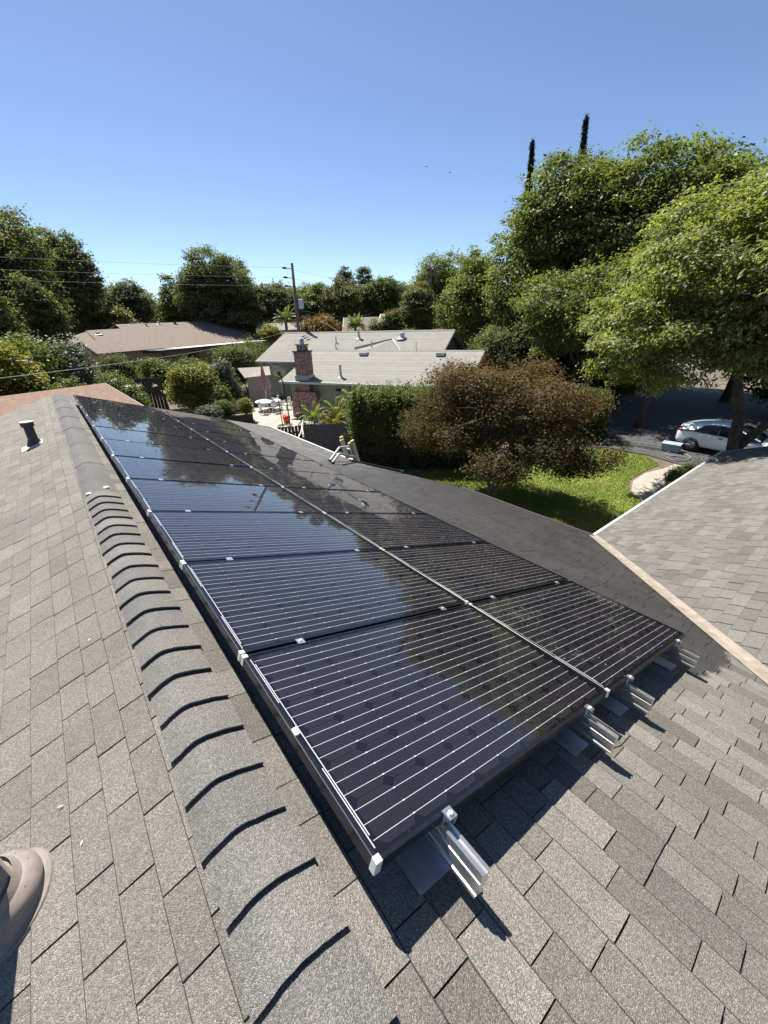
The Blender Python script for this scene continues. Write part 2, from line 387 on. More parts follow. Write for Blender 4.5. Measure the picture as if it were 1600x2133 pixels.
def lobes_for(c, rad, n, sub=(0.38, 0.58), reach=0.62, seed=0, low=-0.5):
    r = np.random.default_rng(seed); c = np.array(c, float); rad = np.array(rad, float)
    out = [np.r_[c, rad*0.7]]
    for i in range(n):
        d = r.normal(size=3); d[2] = d[2]*0.85+0.12; d /= np.linalg.norm(d)
        k = r.uniform(*sub)*0.86; out.append(np.r_[c+d*rad*(1.0-k)*r.uniform(0.86, 1.12), rad*k*np.array([1, 1, r.uniform(0.75, 1.0)])])
    return np.array(out)
def clump_points(lobes, n, inner=0.45):
    area = lobes[:, 3]*lobes[:, 4]+lobes[:, 5]*lobes[:, 3]; pk = RNG.choice(len(lobes), n, p=area/area.sum())
    d = unit(RNG.normal(size=(n, 3))); r = RNG.uniform(inner**3, 1, (n, 1))**(1/3)
    return lobes[pk, :3]+d*r*lobes[pk, 3:6], d
def limb(mb, a, b_, r0, r1, bend=0.12, seg=6, n=5):
    a = Vector(a); b_ = Vector(b_); ln = (b_-a).length; pts = []; rr = []
    o = Vector((random.uniform(-1, 1), random.uniform(-1, 1), random.uniform(-0.2, 0.8)))*ln*bend
    for i in range(n):
        t = i/(n-1); pts.append(a.lerp(b_, t)+o*math.sin(math.pi*t)+Vector((random.uniform(-1, 1), random.uniform(-1, 1), 0))*ln*0.012); rr.append(r0+(r1-r0)*t)
    mb.tube(pts, rr, seg)
def tree(name, label, cat, base, lobes, nclump, per, cs, ll, lw, mat, trunk_r=0.2, group=None, bark='bark', split=0.45, stems=1, inner=0.45, **kw):
    base = Vector(base); root = empty(name, base, label, cat, group)
    top = np.average(lobes[:, :3], axis=0); mb = MB()
    for st in range(stems):
        a = 2*math.pi*st/max(stems, 1); o = Vector((math.cos(a), math.sin(a), 0))*trunk_r*(1.4 if stems > 1 else 0)
        fork = base.lerp(Vector(top), split)+o*2.5
        limb(mb, base+o-Vector((0, 0, 0.15)), fork, trunk_r, trunk_r*0.7, 0.05, 9, 6)
        for k, lb in enumerate(lobes):
            if stems > 1 and k % stems != st: continue
            limb(mb, fork, lb[:3], trunk_r*0.5, trunk_r*0.1, 0.14, 6, 6)
    mb.build('trunk', bark, root, base, True)
    C, D = clump_points(lobes, nclump, inner)
    V, T = leaves(C, D, per, cs, ll, lw, **kw)
    ns = max(10, nclump//9); C, D = clump_points(lobes, ns, 0.97)
    C = C+D*RNG.uniform(0.02, 0.16, (ns, 1))*lobes[:, 3].mean(); k2 = np.linspace(-1, 1, 4)
    C = np.concatenate([C+D*q*cs*0.5 for q in k2]); V2, T2 = leaves(C, np.tile(D, (4, 1)), max(4, per//9), cs*0.32, ll, lw)
    V = np.concatenate([V, V2]); T = np.concatenate([T, T2])
    ob = cloud_mesh('crown', V-np.array(base), T, mat); ob.location = base; attach(ob, root)
    return root
def shrub(name, label, cat, lobes, nclump, per, cs, ll, lw, mat, group=None, base=None, **kw):
    lobes = np.array(lobes, float); b0 = Vector(base) if base else Vector((lobes[0, 0], lobes[0, 1], 0))
    return tree(name, label, cat, b0, lobes, nclump, per, cs, ll, lw, mat, 0.05, group, split=0.3, **kw)

# ------------------------------------------------------------------ ground
def sheet(name, poly, z, mat, th=0.05):
    mb = MB(); mb.slab([(x, y, z) for x, y in poly], (0, 0, -th)); return struct(mb.build(name, mat))
sheet('ground', [(-300, -150), (350, -150), (350, 400), (-300, 400)], -0.03, 'soil')
LAWN = [(6.6, 2.6), (15.4, 2.4), (15.4, 4.2), (16.1, 4.95), (17.2, 5.4), (18.6, 5.45), (20.0, 5.3), (20.9, 6.2), (20.7, 8.2), (17.5, 10.6), (12.2, 11.6), (6.6, 11.0)]
sheet('lawn', LAWN, 0.0, 'grass')
sheet('path', [(15.05, 2.4), (20.6, 2.4), (20.6, 4.9), (19.6, 5.0), (18.5, 5.3), (17.2, 5.25), (16.1, 4.85), (15.4, 4.2)], 0.006, 'concrete')
sheet('driveway', [(20.7, -6), (44, -6), (44, 16), (30, 19), (24, 20), (18.5, 11.2), (20.9, 8.2), (21.1, 6.2), (20.7, 4.9)], 0.012, 'asphalt')
sheet('patio', [(8.9, 26.5), (9.9, 22.5), (11.6, 20.6), (13.2, 22.0), (15.3, 27.5), (13.6, 32.5), (11.0, 31.2)], 0.012, 'concrete')
sheet('side_yard', [(6.0, 19.5), (11.2, 20.0), (9.4, 26.6), (8.0, 28.0), (5.5, 26)], 0.0, 'grass')

def in_poly(P, poly):
    x, y = P[:, 0], P[:, 1]; ins = np.zeros(len(P), bool); j = len(poly)-1
    for i in range(len(poly)):
        xi, yi = poly[i]; xj, yj = poly[j]
        cnd = ((yi > y) != (yj > y)) & (x < (xj-xi)*(y-yi)/(yj-yi+1e-12)+xi); ins ^= cnd; j = i
    return ins
P = np.column_stack([RNG.uniform(6.6, 20.9, 110000), RNG.uniform(2.4, 11.6, 110000)]); P = P[in_poly(P, LAWN)]
n = len(P); h = RNG.uniform(0.03, 0.075, n); a = RNG.uniform(0, 6.28, n); lean = RNG.normal(size=(n, 2))*0.025
B = np.column_stack([P, np.zeros(n)]); sd = np.column_stack([np.cos(a), np.sin(a), np.zeros(n)])*0.011
V = np.stack([B-sd, B+sd, B+np.column_stack([lean, h])], 1).reshape(-1, 3)
pn = 0.5+0.32*np.sin(P[:, 0]*0.9+1.3*np.sin(P[:, 1]*0.8))*np.sin(P[:, 1]*1.1+0.7)
gr = cloud_mesh('grass', V, np.repeat(np.clip(pn+RNG.normal(size=n)*0.22-0.06*(P[:, 0]-13), 0, 1), 3), 'grass_blade', False)
tag(gr, 'short patchy green and straw coloured grass of the front lawn', 'grass', kind='stuff')

# ------------------------------------------------------------------ our house: walls, roof decks, shingles
TH = R(18.43); CT, ST, TT = math.cos(TH), math.sin(TH), math.tan(TH); ZR = 4.75
TW = 0.388; PHI = math.atan(TW); CW_, SW_ = math.cos(PHI), math.sin(PHI)
ICX, ICY, ICZ = 7.2, 2.34, 2.35
def valley_y(x): return ICY-(ICX-x)*TT/TW
def valley_x(y): return ICX-(ICY-y)*TW/TT
def RP(s, u, h=0.0): return Vector((s*CT+h*ST, u, ZR-s*ST+h*CT))           # right slope
def LP(s, u, h=0.0): return Vector((-s*CT-h*ST, u, ZR-s*ST+h*CT))          # left slope
def WP(t, x, h=0.0): return Vector((x, ICY-t*CW_+h*SW_, ICZ+t*SW_+h*CW_))  # wing slope, t from its eave upwards
house = empty('house', (0, 3, 0), 'low house under the camera with weathered grey brown shingle roof and an L-shaped wing', 'house')
YF = 12.9
def r_umax(x): return YF if x < 5.42 else (7.6-(x-5.42)*1.0)
deck = {}
mb = MB(); mb.slab([RP(0, -7, -0.004), RP(0, YF, -0.004), RP(5.42/CT, YF, -0.004), RP(5.42/CT, 7.6, -0.004), RP(7.28/CT, 5.74, -0.004), RP(7.28/CT, ICY+0.05, -0.004), RP(ICX/CT, ICY, -0.004), RP(0.75/CT, -3.2, -0.004), RP(0.75/CT, -7, -0.004)], (0, 0, -0.12))
deck['R'] = mb.build('roof_slope', 'deck', house); deck['R']['label'] = 'slope under the solar panels, darkened by rinse water lower down'
mb = MB(); mb.slab([LP(0, -7, -0.004), LP(7.0, -7, -0.004), LP(7.0, YF, -0.004), LP(0, YF, -0.004)], (0, 0, -0.12))
deck['L'] = mb.build('roof_slope', 'deck', house); deck['L']['label'] = 'dry slope on the far side of the ridge from the panels'
TW_TOP = 5.54/CW_
mb = MB(); mb.slab([WP(0, ICX, -0.004), WP(0, 15.0, -0.004), WP(TW_TOP, 15.0, -0.004), WP(TW_TOP, 0.75, -0.004)], (0, 0, -0.12))
deck['W'] = mb.build('roof_slope', 'deck', house); deck['W']['label'] = 'wing slope of square grey tabs beyond the valley'
mb = MB(); mb.slab([(15.0, -3.2, 4.49), (0.75, -3.2, 4.49), (0.75, -9, 2.25), (15.0, -9, 2.25)], (0, 0, -0.1)); o = mb.build('roof_slope', 'shingle_main', house); o['label'] = 'back slope of the wing'
mb = MB()
mb.box((-0.2, 3.0, 1.35), (10.6, 19.2, 2.7)); mb.box((9.8, -3.2, 1.1), (9.6, 10.2, 2.2))
mb.add([(-5.6, YF-0.35, 2.7), (5.2, YF-0.35, 2.7), (0, YF-0.35, 4.55)], [(0, 1, 2)]); mb.add([(14.7, 2.0, 2.2), (14.7, -8.4, 2.2), (14.7, -3.2, 4.3)], [(0, 1, 2)])
mb.build('wall', 'wall_beige', house)

def project(p):
    d = Vector(p)-CAMP; z = d.dot(fwd)
    if z <= 0.05: return None
    k = 14.19/36*1024/z; return 384+d.dot(right)*k, 512-d.dot(up)*k, z
TABS = []
def tab(F, a0t, a1t, a0b, a1b, s0, s1, tint, slope, key, sgn):
    """one tab: lies between course lines s0 (upper) and s1 (butt edge); F maps (s, along, height)"""
    ov = 0.03*sgn; t = 0.0075+random.uniform(-0.0012, 0.0022)
    e = lambda: random.uniform(-0.0015, 0.0015)
    lip = (0.0058 if slope == 'R' else 0.004)*sgn; dz = 0.001 if slope == 'R' else 0.0028; e0, e1, z0, z1 = e(), e(), t+e()*0.6, t+e()*0.6
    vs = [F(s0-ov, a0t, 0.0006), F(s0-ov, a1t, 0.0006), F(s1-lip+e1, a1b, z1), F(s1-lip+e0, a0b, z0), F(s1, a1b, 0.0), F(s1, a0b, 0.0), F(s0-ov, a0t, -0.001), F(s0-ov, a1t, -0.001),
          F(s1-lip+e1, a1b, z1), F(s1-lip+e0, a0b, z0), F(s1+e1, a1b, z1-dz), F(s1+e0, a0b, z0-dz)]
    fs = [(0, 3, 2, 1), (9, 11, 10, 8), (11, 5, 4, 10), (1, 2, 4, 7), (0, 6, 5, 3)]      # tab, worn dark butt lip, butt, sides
    c = sum((Vector(v) for v in vs[:4]), Vector())/4
    TABS.append((vs, fs, tint, slope, key, c, abs((s1-s0)*(a1b-a0b))))
def courses(F, lines, lo, hi, wmin, wmax, slope, key, sgn=1, gap=0.005, dark=0.0):
    for k in range(1, len(lines)):
        s0, s1 = lines[k-1], lines[k]
        l0, l1 = lo(s0), lo(s1); h0, h1 = hi(s0), hi(s1)
        a = min(l0, l1)-random.uniform(0, wmax); end = max(h0, h1); prev = 0.5
        while a < end:
            w = random.uniform(wmin, wmax); b1 = a+w; g = gap*random.choice((0.7, 1, 1, 1.15))
            u0t, u1t = max(a+g/2, l0), min(b1-g/2, h0); u0b, u1b = max(a+g/2, l1), min(b1-g/2, h1)
            if u1b-u0b > 0.012 or u1t-u0t > 0.012:
                ti = 0.07+0.93*(random.betavariate(1.4, 1.4) if slope == 'R' else random.betavariate(2.4, 2.4))
                tab(F, u0t, max(u1t, u0t), u0b, max(u1b, u0b), s0, s1, ti, slope, key, sgn)
            a = b1
SR = [0.0]+[0.1375+0.1425*k for k in range(53)]
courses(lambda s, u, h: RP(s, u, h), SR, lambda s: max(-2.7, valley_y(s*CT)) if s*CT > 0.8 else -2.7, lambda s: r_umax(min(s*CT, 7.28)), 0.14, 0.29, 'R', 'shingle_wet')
SL = [0.0, 0.13, 0.24, 0.355, 0.475, 0.61, 0.745, 0.885]+[0.885+0.14*k for k in range(1, 31)]
courses(lambda s, u, h: LP(s, u, h), SL, lambda s: -2.7, lambda s: YF, 0.22, 0.31, 'L', 'shingle_main', 1, 0.0068)
SWL = [TW_TOP-0.142*k for k in range(int(TW_TOP/0.142)+1)]+[-0.01]
courses(lambda t, x, h: WP(t, x, h), SWL, lambda t: max(valley_x(ICY-t*CW_), 1.5), lambda t: 15.0, 0.2, 0.36, 'W', 'shingle_wing', -1, 0.011)
rank = []
for i, tb in enumerate(TABS):
    q = project(tb[5])
    inside = q is not None and -30 < q[0] < 798 and -30 < q[1] < 1054
    under = tb[3] == 'R' and 0.3 < tb[5].x < 3.4 and tb[5].y > 0.1
    rank.append((-(tb[6]/(tb[5]-CAMP).length_squared if inside and not under else 0), i))
rank.sort(); single = set(i for _, i in rank[:300])
fields = {}
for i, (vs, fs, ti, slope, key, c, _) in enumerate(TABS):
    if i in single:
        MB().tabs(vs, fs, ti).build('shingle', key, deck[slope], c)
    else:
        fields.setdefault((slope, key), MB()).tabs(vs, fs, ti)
for (slope, key), mb in fields.items():
    o = mb.build('shingle_field', key, deck[slope]); o['kind'] = 'stuff'

# ridge caps (stepped, lifted butt edges towards the camera) and the smoother rounded ridge vent beyond them
def cap_point(x, lift):
    """profile across the ridge: flat flanges lying on both slopes, soft crown"""
    z = ZR-math.sqrt(x*x*TT*TT+0.00008)
    return Vector((x, 0, z+0.027+lift-0.85*(x-0.035)**2))
def ridge_cap(u, exp, xl, xr, lift, name, mat, tint, jit=0.004, thick=0.012):
    mb = MB(); xs = [xl+(xr-xl)*k/14 for k in range(15)]; vs = []
    dj = [random.uniform(-jit, jit) for _ in xs]; dz = random.uniform(-0.002, 0.003)
    xj = random.uniform(-0.006, 0.006)
    sl = random.uniform(-0.008, 0.008)
    for yy, lf in ((u, lift+dz), (u+exp*0.5, lift*0.5+0.002), (u+exp+0.05, -0.003)):
        for k, x in enumerate(xs):
            p = cap_point(x+xj, lf); vs.append((p.x, yy+(dj[k]*0.4+sl*(k/14-0.5) if yy == u else 0), p.z))
    for k, x in enumerate(xs):
        p = cap_point(x+xj, lift+dz-thick); vs.append((p.x, u+0.002+dj[k]*0.4+sl*(k/14-0.5), p.z))
    for k, x in enumerate(xs):
        p = cap_point(x+xj, -0.018); vs.append((p.x, u+exp+0.05, p.z))
    n = 15; fs = []; vs += vs[:n]+vs[3*n:4*n]          # the butt edge gets its own vertices: a crisp lap
    for k in range(n-1):
        fs += [(k, k+1, n+k+1, n+k), (n+k, n+k+1, 2*n+k+1, 2*n+k), (6*n+k, 6*n+k+1, 5*n+k+1, 5*n+k), (3*n+k, 4*n+k, 4*n+k+1, 3*n+k+1)]
    m_ = len(vs); vs += [vs[0], vs[n], vs[2*n], vs[4*n], vs[3*n], vs[n-1], vs[3*n+n-1], vs[4*n+n-1], vs[2*n+n-1], vs[n+n-1]]
    fs += [tuple(range(m_, m_+5)), tuple(range(m_+5, m_+10))]
    mb.add(vs, fs, tint); o = mb.build(name, mat, house, (0, u, ZR), True)
    return o
u = -1.42
for k in range(28):
    o = ridge_cap(u, 0.2, -0.105, 0.172, 0.021, 'ridge_cap', 'shingle_cap', random.uniform(0.2, 0.9))
    for p in o.data.polygons: p.use_smooth = abs(p.normal.y) < 0.5
    u += 0.2+random.uniform(-0.008, 0.008)
UV = u
k = 0
while u < YF-0.9:
    o = ridge_cap(u, 1.22, -0.112, 0.182, 0.001, 'ridge_vent_segment', 'ridge_vent_mat', random.uniform(0.3, 0.7), 0.002, 0.003)
    u += 1.2
# pale caulk smears where the vent begins
mb = MB()
for (x, y) in ((-0.06, UV+0.03), (0.09, UV+0.12)):
    p = cap_point(x, 0.009); mb.lathe((p.x, y, p.z), [(0.0, 0.004), (0.012, 0.004), (0.018, 0.0), (0.026, 0.003), (0.03, 0.0)], 12)
mb.build('caulk_spot', 'white_trim', house, (0, UV, ZR))
# valley flashing, drip edges, gutter
mb = MB(); N_ = 40
dv = Vector((1, TT/TW, 0)).normalized()
for sd, th in ((1, 0), (-1, 0)):
    pass
vs = []; fs = []
for k in range(N_+1):
    x = 0.9+(ICX+0.02-0.9)*k/N_; y = valley_y(x); z = ZR-x*TT
    j = random.uniform(-0.004, 0.004); w = 0.075
    n1 = Vector((dv.y, -dv.x, 0))          # towards the wing
    pm = Vector((x, y, z+0.022)); pw = Vector((x, y, 0))+n1*(w+j); pr = Vector((x, y, 0))-n1*(w+0.01+j)
    pw.z = ICZ+(ICY-pw.y)*TW+0.014; pr.z = ZR-pr.x*TT+0.014
    vs += [pr, pm, pw]
for k in range(N_): fs += [(3*k, 3*k+1, 3*k+4, 3*k+3), (3*k+1, 3*k+2, 3*k+5, 3*k+4)]
mb.add(vs, fs); mb.build('valley_flashing', 'tan_metal', house, (ICX, ICY, ICZ))
mb = MB(); mb.box(((ICX+15)/2+0.05, ICY+0.035, ICZ-0.035), (15-ICX-0.05, 0.06, 0.1)); mb.build('gutter', 'white_trim', house, bevel=0.01)
mb = MB(); mb.slab([WP(0, 15.0, 0.012), WP(0, 15.03, 0.012), WP(TW_TOP, 15.03, 0.012), WP(TW_TOP, 15.0, 0.012)], (0, 0, -0.15)); mb.build('rake_board', 'white_trim', house)
mb = MB(); q = ZR-5.42*TT; mb.box((5.45, (7.6+YF)/2, q-0.045), (0.05, YF-7.6, 0.11)); mb.build('drip_edge', 'white_trim', house)
mb = MB(); q = ZR-7.28*TT; mb.box((7.32, 4.05, q-0.05), (0.06, 3.3, 0.1)); mb.build('drip_edge', 'dark_trim', house)
# vent pipes through the left slope
b0 = LP(0.54, 7.85, 0)
mb = MB(); mb.slab([LP(0.42, 7.98, 0.012), LP(0.42, 7.66, 0.012), LP(0.72, 7.62, 0.012), LP(0.74, 7.96, 0.012)], (0, 0, -0.01)); fl = mb.build('vent_flashing', 'flashing_tan', house, b0)
mb = MB(); mb.lathe(b0, [(0.11, -0.02), (0.085, 0.05), (0.066, 0.09), (0.062, 0.34)], 22); vp = mb.build('vent_pipe', 'vent_black', house, b0, True)  # black on pipe and collar stands in for their backlit shade
vp['label'] = 'vent pipe with its backlit shade painted black and a pale cap'
mb = MB(); mb.lathe(b0, [(0.064, 0.28), (0.085, 0.285), (0.088, 0.34), (0.0, 0.352)], 22); cp = mb.build('collar', 'vent_black', vp, b0)
mb = MB(); mb.lathe(b0, [(0.0, 0.366), (0.092, 0.36), (0.096, 0.35), (0.0, 0.348)], 22); mb.build('rain_cap', 'flashing_tan', vp, b0)
b1 = LP(0.70, 0.80, 0)
nn = Vector((-ST, 0, CT)); mb = MB()
mb.lathe(b1, [(0.163, 0.004), (0.16, 0.012), (0.15, 0.013), (0.143, 0.02), (0.128, 0.07), (0.115, 0.115)], 56, nn); nv = mb.build('vent_flashing', 'vent_paint', house, b1); nv['label'] = 'beige painted cone flashing at the lower left edge'
mb = MB(); mb.tube([b1+Vector((0.105, 0.05, 0.075)), b1+Vector((0.135, 0.06, 0.005))], 0.004, 6); mb.build('seam', 'vent_paint', nv, b1)
mb = MB(); mb.lathe(b1, [(0.128, 0.075), (0.132, 0.079), (0.132, 0.087), (0.118, 0.104), (0.095, 0.118), (0.072, 0.126), (0.0655, 0.13), (0.0655, 0.62)], 56); pv = mb.build('vent_pipe', 'vent_paint', house, b1); pv['label'] = 'beige painted vent pipe with a storm collar'
for q in pv.data.polygons: q.use_smooth = q.center.z > 0.088
mb = MB()
for t in (-0.5, 0.35, 0.9): d_ = Vector((math.cos(t), math.sin(t), 0)); mb.lathe(b1+d_*0.108+Vector((0, 0, 0.108)), [(0.003, 0), (0.0025, 0.002), (0, 0.003)], 8)
mb.build('rivet', 'vent_black', pv, b1)
# leaf litter chips on the slope
for k, (s, uu) in enumerate(((0.44, 0.79), (0.62, 0.33), (0.5, 1.0), (0.3, 1.9))):
    c = LP(s, uu, 0.011); mb = MB(); a = random.uniform(0, 3)
    d = Vector((math.cos(a), math.sin(a), 0))*0.012; e = Vector((-math.sin(a), math.cos(a), 0))*0.004; z = Vector((0, 0, 0.002))
    mb.add([c-d, c+e+z, c+d, c-e+z], [(0, 1, 2, 3)]); tag(mb.build('dry_leaf', 'white_trim', None, c), ('pale dry leaf fragment beside the beige cone flashing', 'pale dry leaf fragment at the bottom left corner of the slope', 'small pale leaf chip a little above the cone flashing', 'tiny pale leaf chip close to the ridge caps')[k], 'leaf', 'leaf fragments on the left slope')

# ------------------------------------------------------------------ solar array
PO = Vector((0.2751, 0.0, 4.8797)); PL, PW, GAP = 1.65, 0.99, 0.02
ROT = (0, TH, 0)
def pmat(): return Matrix.Translation(PO) @ Matrix.Rotation(TH, 4, 'Y')
PM = pmat()
def local_build(mb, name, mat, parent, smooth=False, bevel=0.0):
    o = mb.build(name, mat, None, None, smooth, bevel); o.parent = parent; return o
def panel_proto(detail):
    root = empty('solar_panel'); root.rotation_euler = ROT
    L, W = PL, PW; f = 0.013; H = 0.042
    mb = MB()
    outer = [(0, 0), (L, 0), (L, W), (0, W)]; inner = [(f, f), (L-f, f), (L-f, W-f), (f, W-f)]; c = 0.0022
    o2 = [(c, c), (L-c, c), (L-c, W-c), (c, W-c)]
    vs = [(x, y, -H) for x, y in outer]+[(x, y, -c) for x, y in outer]+[(x, y, 0) for x, y in o2]+[(x, y, 0) for x, y in inner]+[(x, y, -0.009) for x, y in inner]
    fs = []
    for r_ in range(4):
        for k in range(4): k2 = (k+1) % 4; fs.append((r_*4+k, r_*4+k2, r_*4+4+k2, r_*4+4+k))
    fs.append((3, 2, 1, 0)); mb.add(vs, fs); fo = local_build(mb, 'frame', 'black_metal', root); fo.data.materials.append(MATS['edge_metal'])
    for k in (5, 7): fo.data.polygons[k].material_index = 1
    for y, sg in ((0, 1), (W, -1)):
        mb = MB(); mb.box((0.009, y+sg*0.008, -0.021), (0.024, 0.024, 0.0455)); local_build(mb, 'corner_cap', 'corner_silver', root, False, 0.002)
    mb = MB(); mb.quad((f, f, -0.0055), (L-f, f, -0.0055), (L-f, W-f, -0.0055), (f, W-f, -0.0055)); bs = local_build(mb, 'backsheet', 'backsheet', root)
    cx0, pit = 0.0425, 0.1566; cy0 = (W-6*pit)/2; r = 0.0759; ch = 0.0235
    def octo(cx, cy): return [(cx-r+ch, cy-r, 0), (cx+r-ch, cy-r, 0), (cx+r, cy-r+ch, 0), (cx+r, cy+r-ch, 0), (cx+r-ch, cy+r, 0), (cx-r+ch, cy+r, 0), (cx-r, cy+r-ch, 0), (cx-r, cy-r+ch, 0)]
    zc = -0.0042
    if detail:
        me = None
        for i in range(10):
            for j in range(6):
                px, py = cx0+pit*(i+0.5), cy0+pit*(j+0.5)
                if me is None:
                    mb = MB(); oc = octo(0, 0); ic = [(x*0.986, y*0.986, z) for x, y, z in oc]; mb.add(ic+oc, [tuple(range(8))]+[(k, k+8, (k+1) % 8+8, (k+1) % 8) for k in range(8)]); o = local_build(mb, 'cell', 'cell_mat', root); me = o.data
                    me.materials.append(MATS['cell_edge'])
                    for k in range(1, 9): me.polygons[k].material_index = 1
                else:
                    o = bpy.data.objects.new('cell', me); COL.objects.link(o); o.parent = root
                o.location = (px, py, zc)
        me = None
        for j in range(6):
            for q in (-1, 0, 1):
                py = cy0+pit*(j+0.5)+q*0.0495
                if me is None:
                    mb = MB(); mb.box((PL/2, 0, 0), (10*pit+0.022, 0.0019, 0.0006))
                    for q2 in range(1, 10): mb.box((cx0+pit*q2, 0, 0.0001), (0.007, 0.0052, 0.0008))
                    o = local_build(mb, 'busbar', 'busbar_mat', root); me = o.data
                else:
                    o = bpy.data.objects.new('busbar', me); COL.objects.link(o); o.parent = root
                o.location = (0, py, -0.0036)
    else:
        mb = MB()
        for i in range(10):
            for j in range(6):
                px, py = cx0+pit*(i+0.5), cy0+pit*(j+0.5)
                mb.add([(x+px, y+py, zc) for x, y, z in octo(0, 0)], [tuple(range(8))])
        local_build(mb, 'cell_grid', 'cell_mat', root)['kind'] = 'stuff'
        mb = MB()
        for j in range(6):
            for q in (-1, 0, 1): mb.box((PL/2, cy0+pit*(j+0.5)+q*0.0495, -0.0036), (10*pit+0.022, 0.0019, 0.0006))
        local_build(mb, 'busbar_grid', 'busbar_mat', root)['kind'] = 'stuff'
    for k, (y0, y1, x) in enumerate(((cy0+0.01, cy0+2*pit-0.01, 0.0225), (cy0+0.3*pit, cy0+5.7*pit, 0.0305), (cy0+4*pit+0.01, cy0+6*pit-0.01, 0.0225))):
        mb = MB(); mb.box((x, (y0+y1)/2, -0.0034), (0.0038, y1-y0, 0.0006)); local_build(mb, 'collector_ribbon', 'busbar_mat', root)
    mb = MB(); mb.quad((f, f, -0.0018), (L-f, f, -0.0018), (L-f, W-f, -0.0018), (f, W-f, -0.0018)); local_build(mb, 'glass', 'panel_glass', root)
    return root
def copy_tree(o, parent=None):
    c = o.copy(); COL.objects.link(c); c.parent = parent
    for ch in list(o.children): copy_tree(ch, c)
    return c
proto_d = panel_proto(True); proto_s = panel_proto(False); used = {True: False, False: False}
ORD = ['nearest', 'second', 'third', 'fourth', 'fifth', 'sixth', 'seventh', 'eighth', 'ninth', 'tenth', 'farthest']
for row in range(2):
    for i in range(11):
        det = i < 4; pr = proto_d if det else proto_s
        o = copy_tree(pr) if used[det] else pr; used[det] = True
        o.location = PM @ Vector((row*(PL+GAP), i*(PW+GAP), random.uniform(-0.0015, 0.0015)))
        o.rotation_euler = (R(random.uniform(-0.12, 0.12)), TH+R(random.uniform(-0.12, 0.12)), R(random.uniform(-0.05, 0.05)))
        rw = 'upper row beside the ridge' if row == 0 else 'lower row towards the eave'
        pl = ORD[i]+' from the camera' if 0 < i < 10 else (ORD[i]+' to the camera' if i == 0 else ORD[i]+' from the camera')
        tag(o, 'black framed solar panel, %s in the %s' % (pl, rw), 'solar panel', 'solar panels on the roof slope')
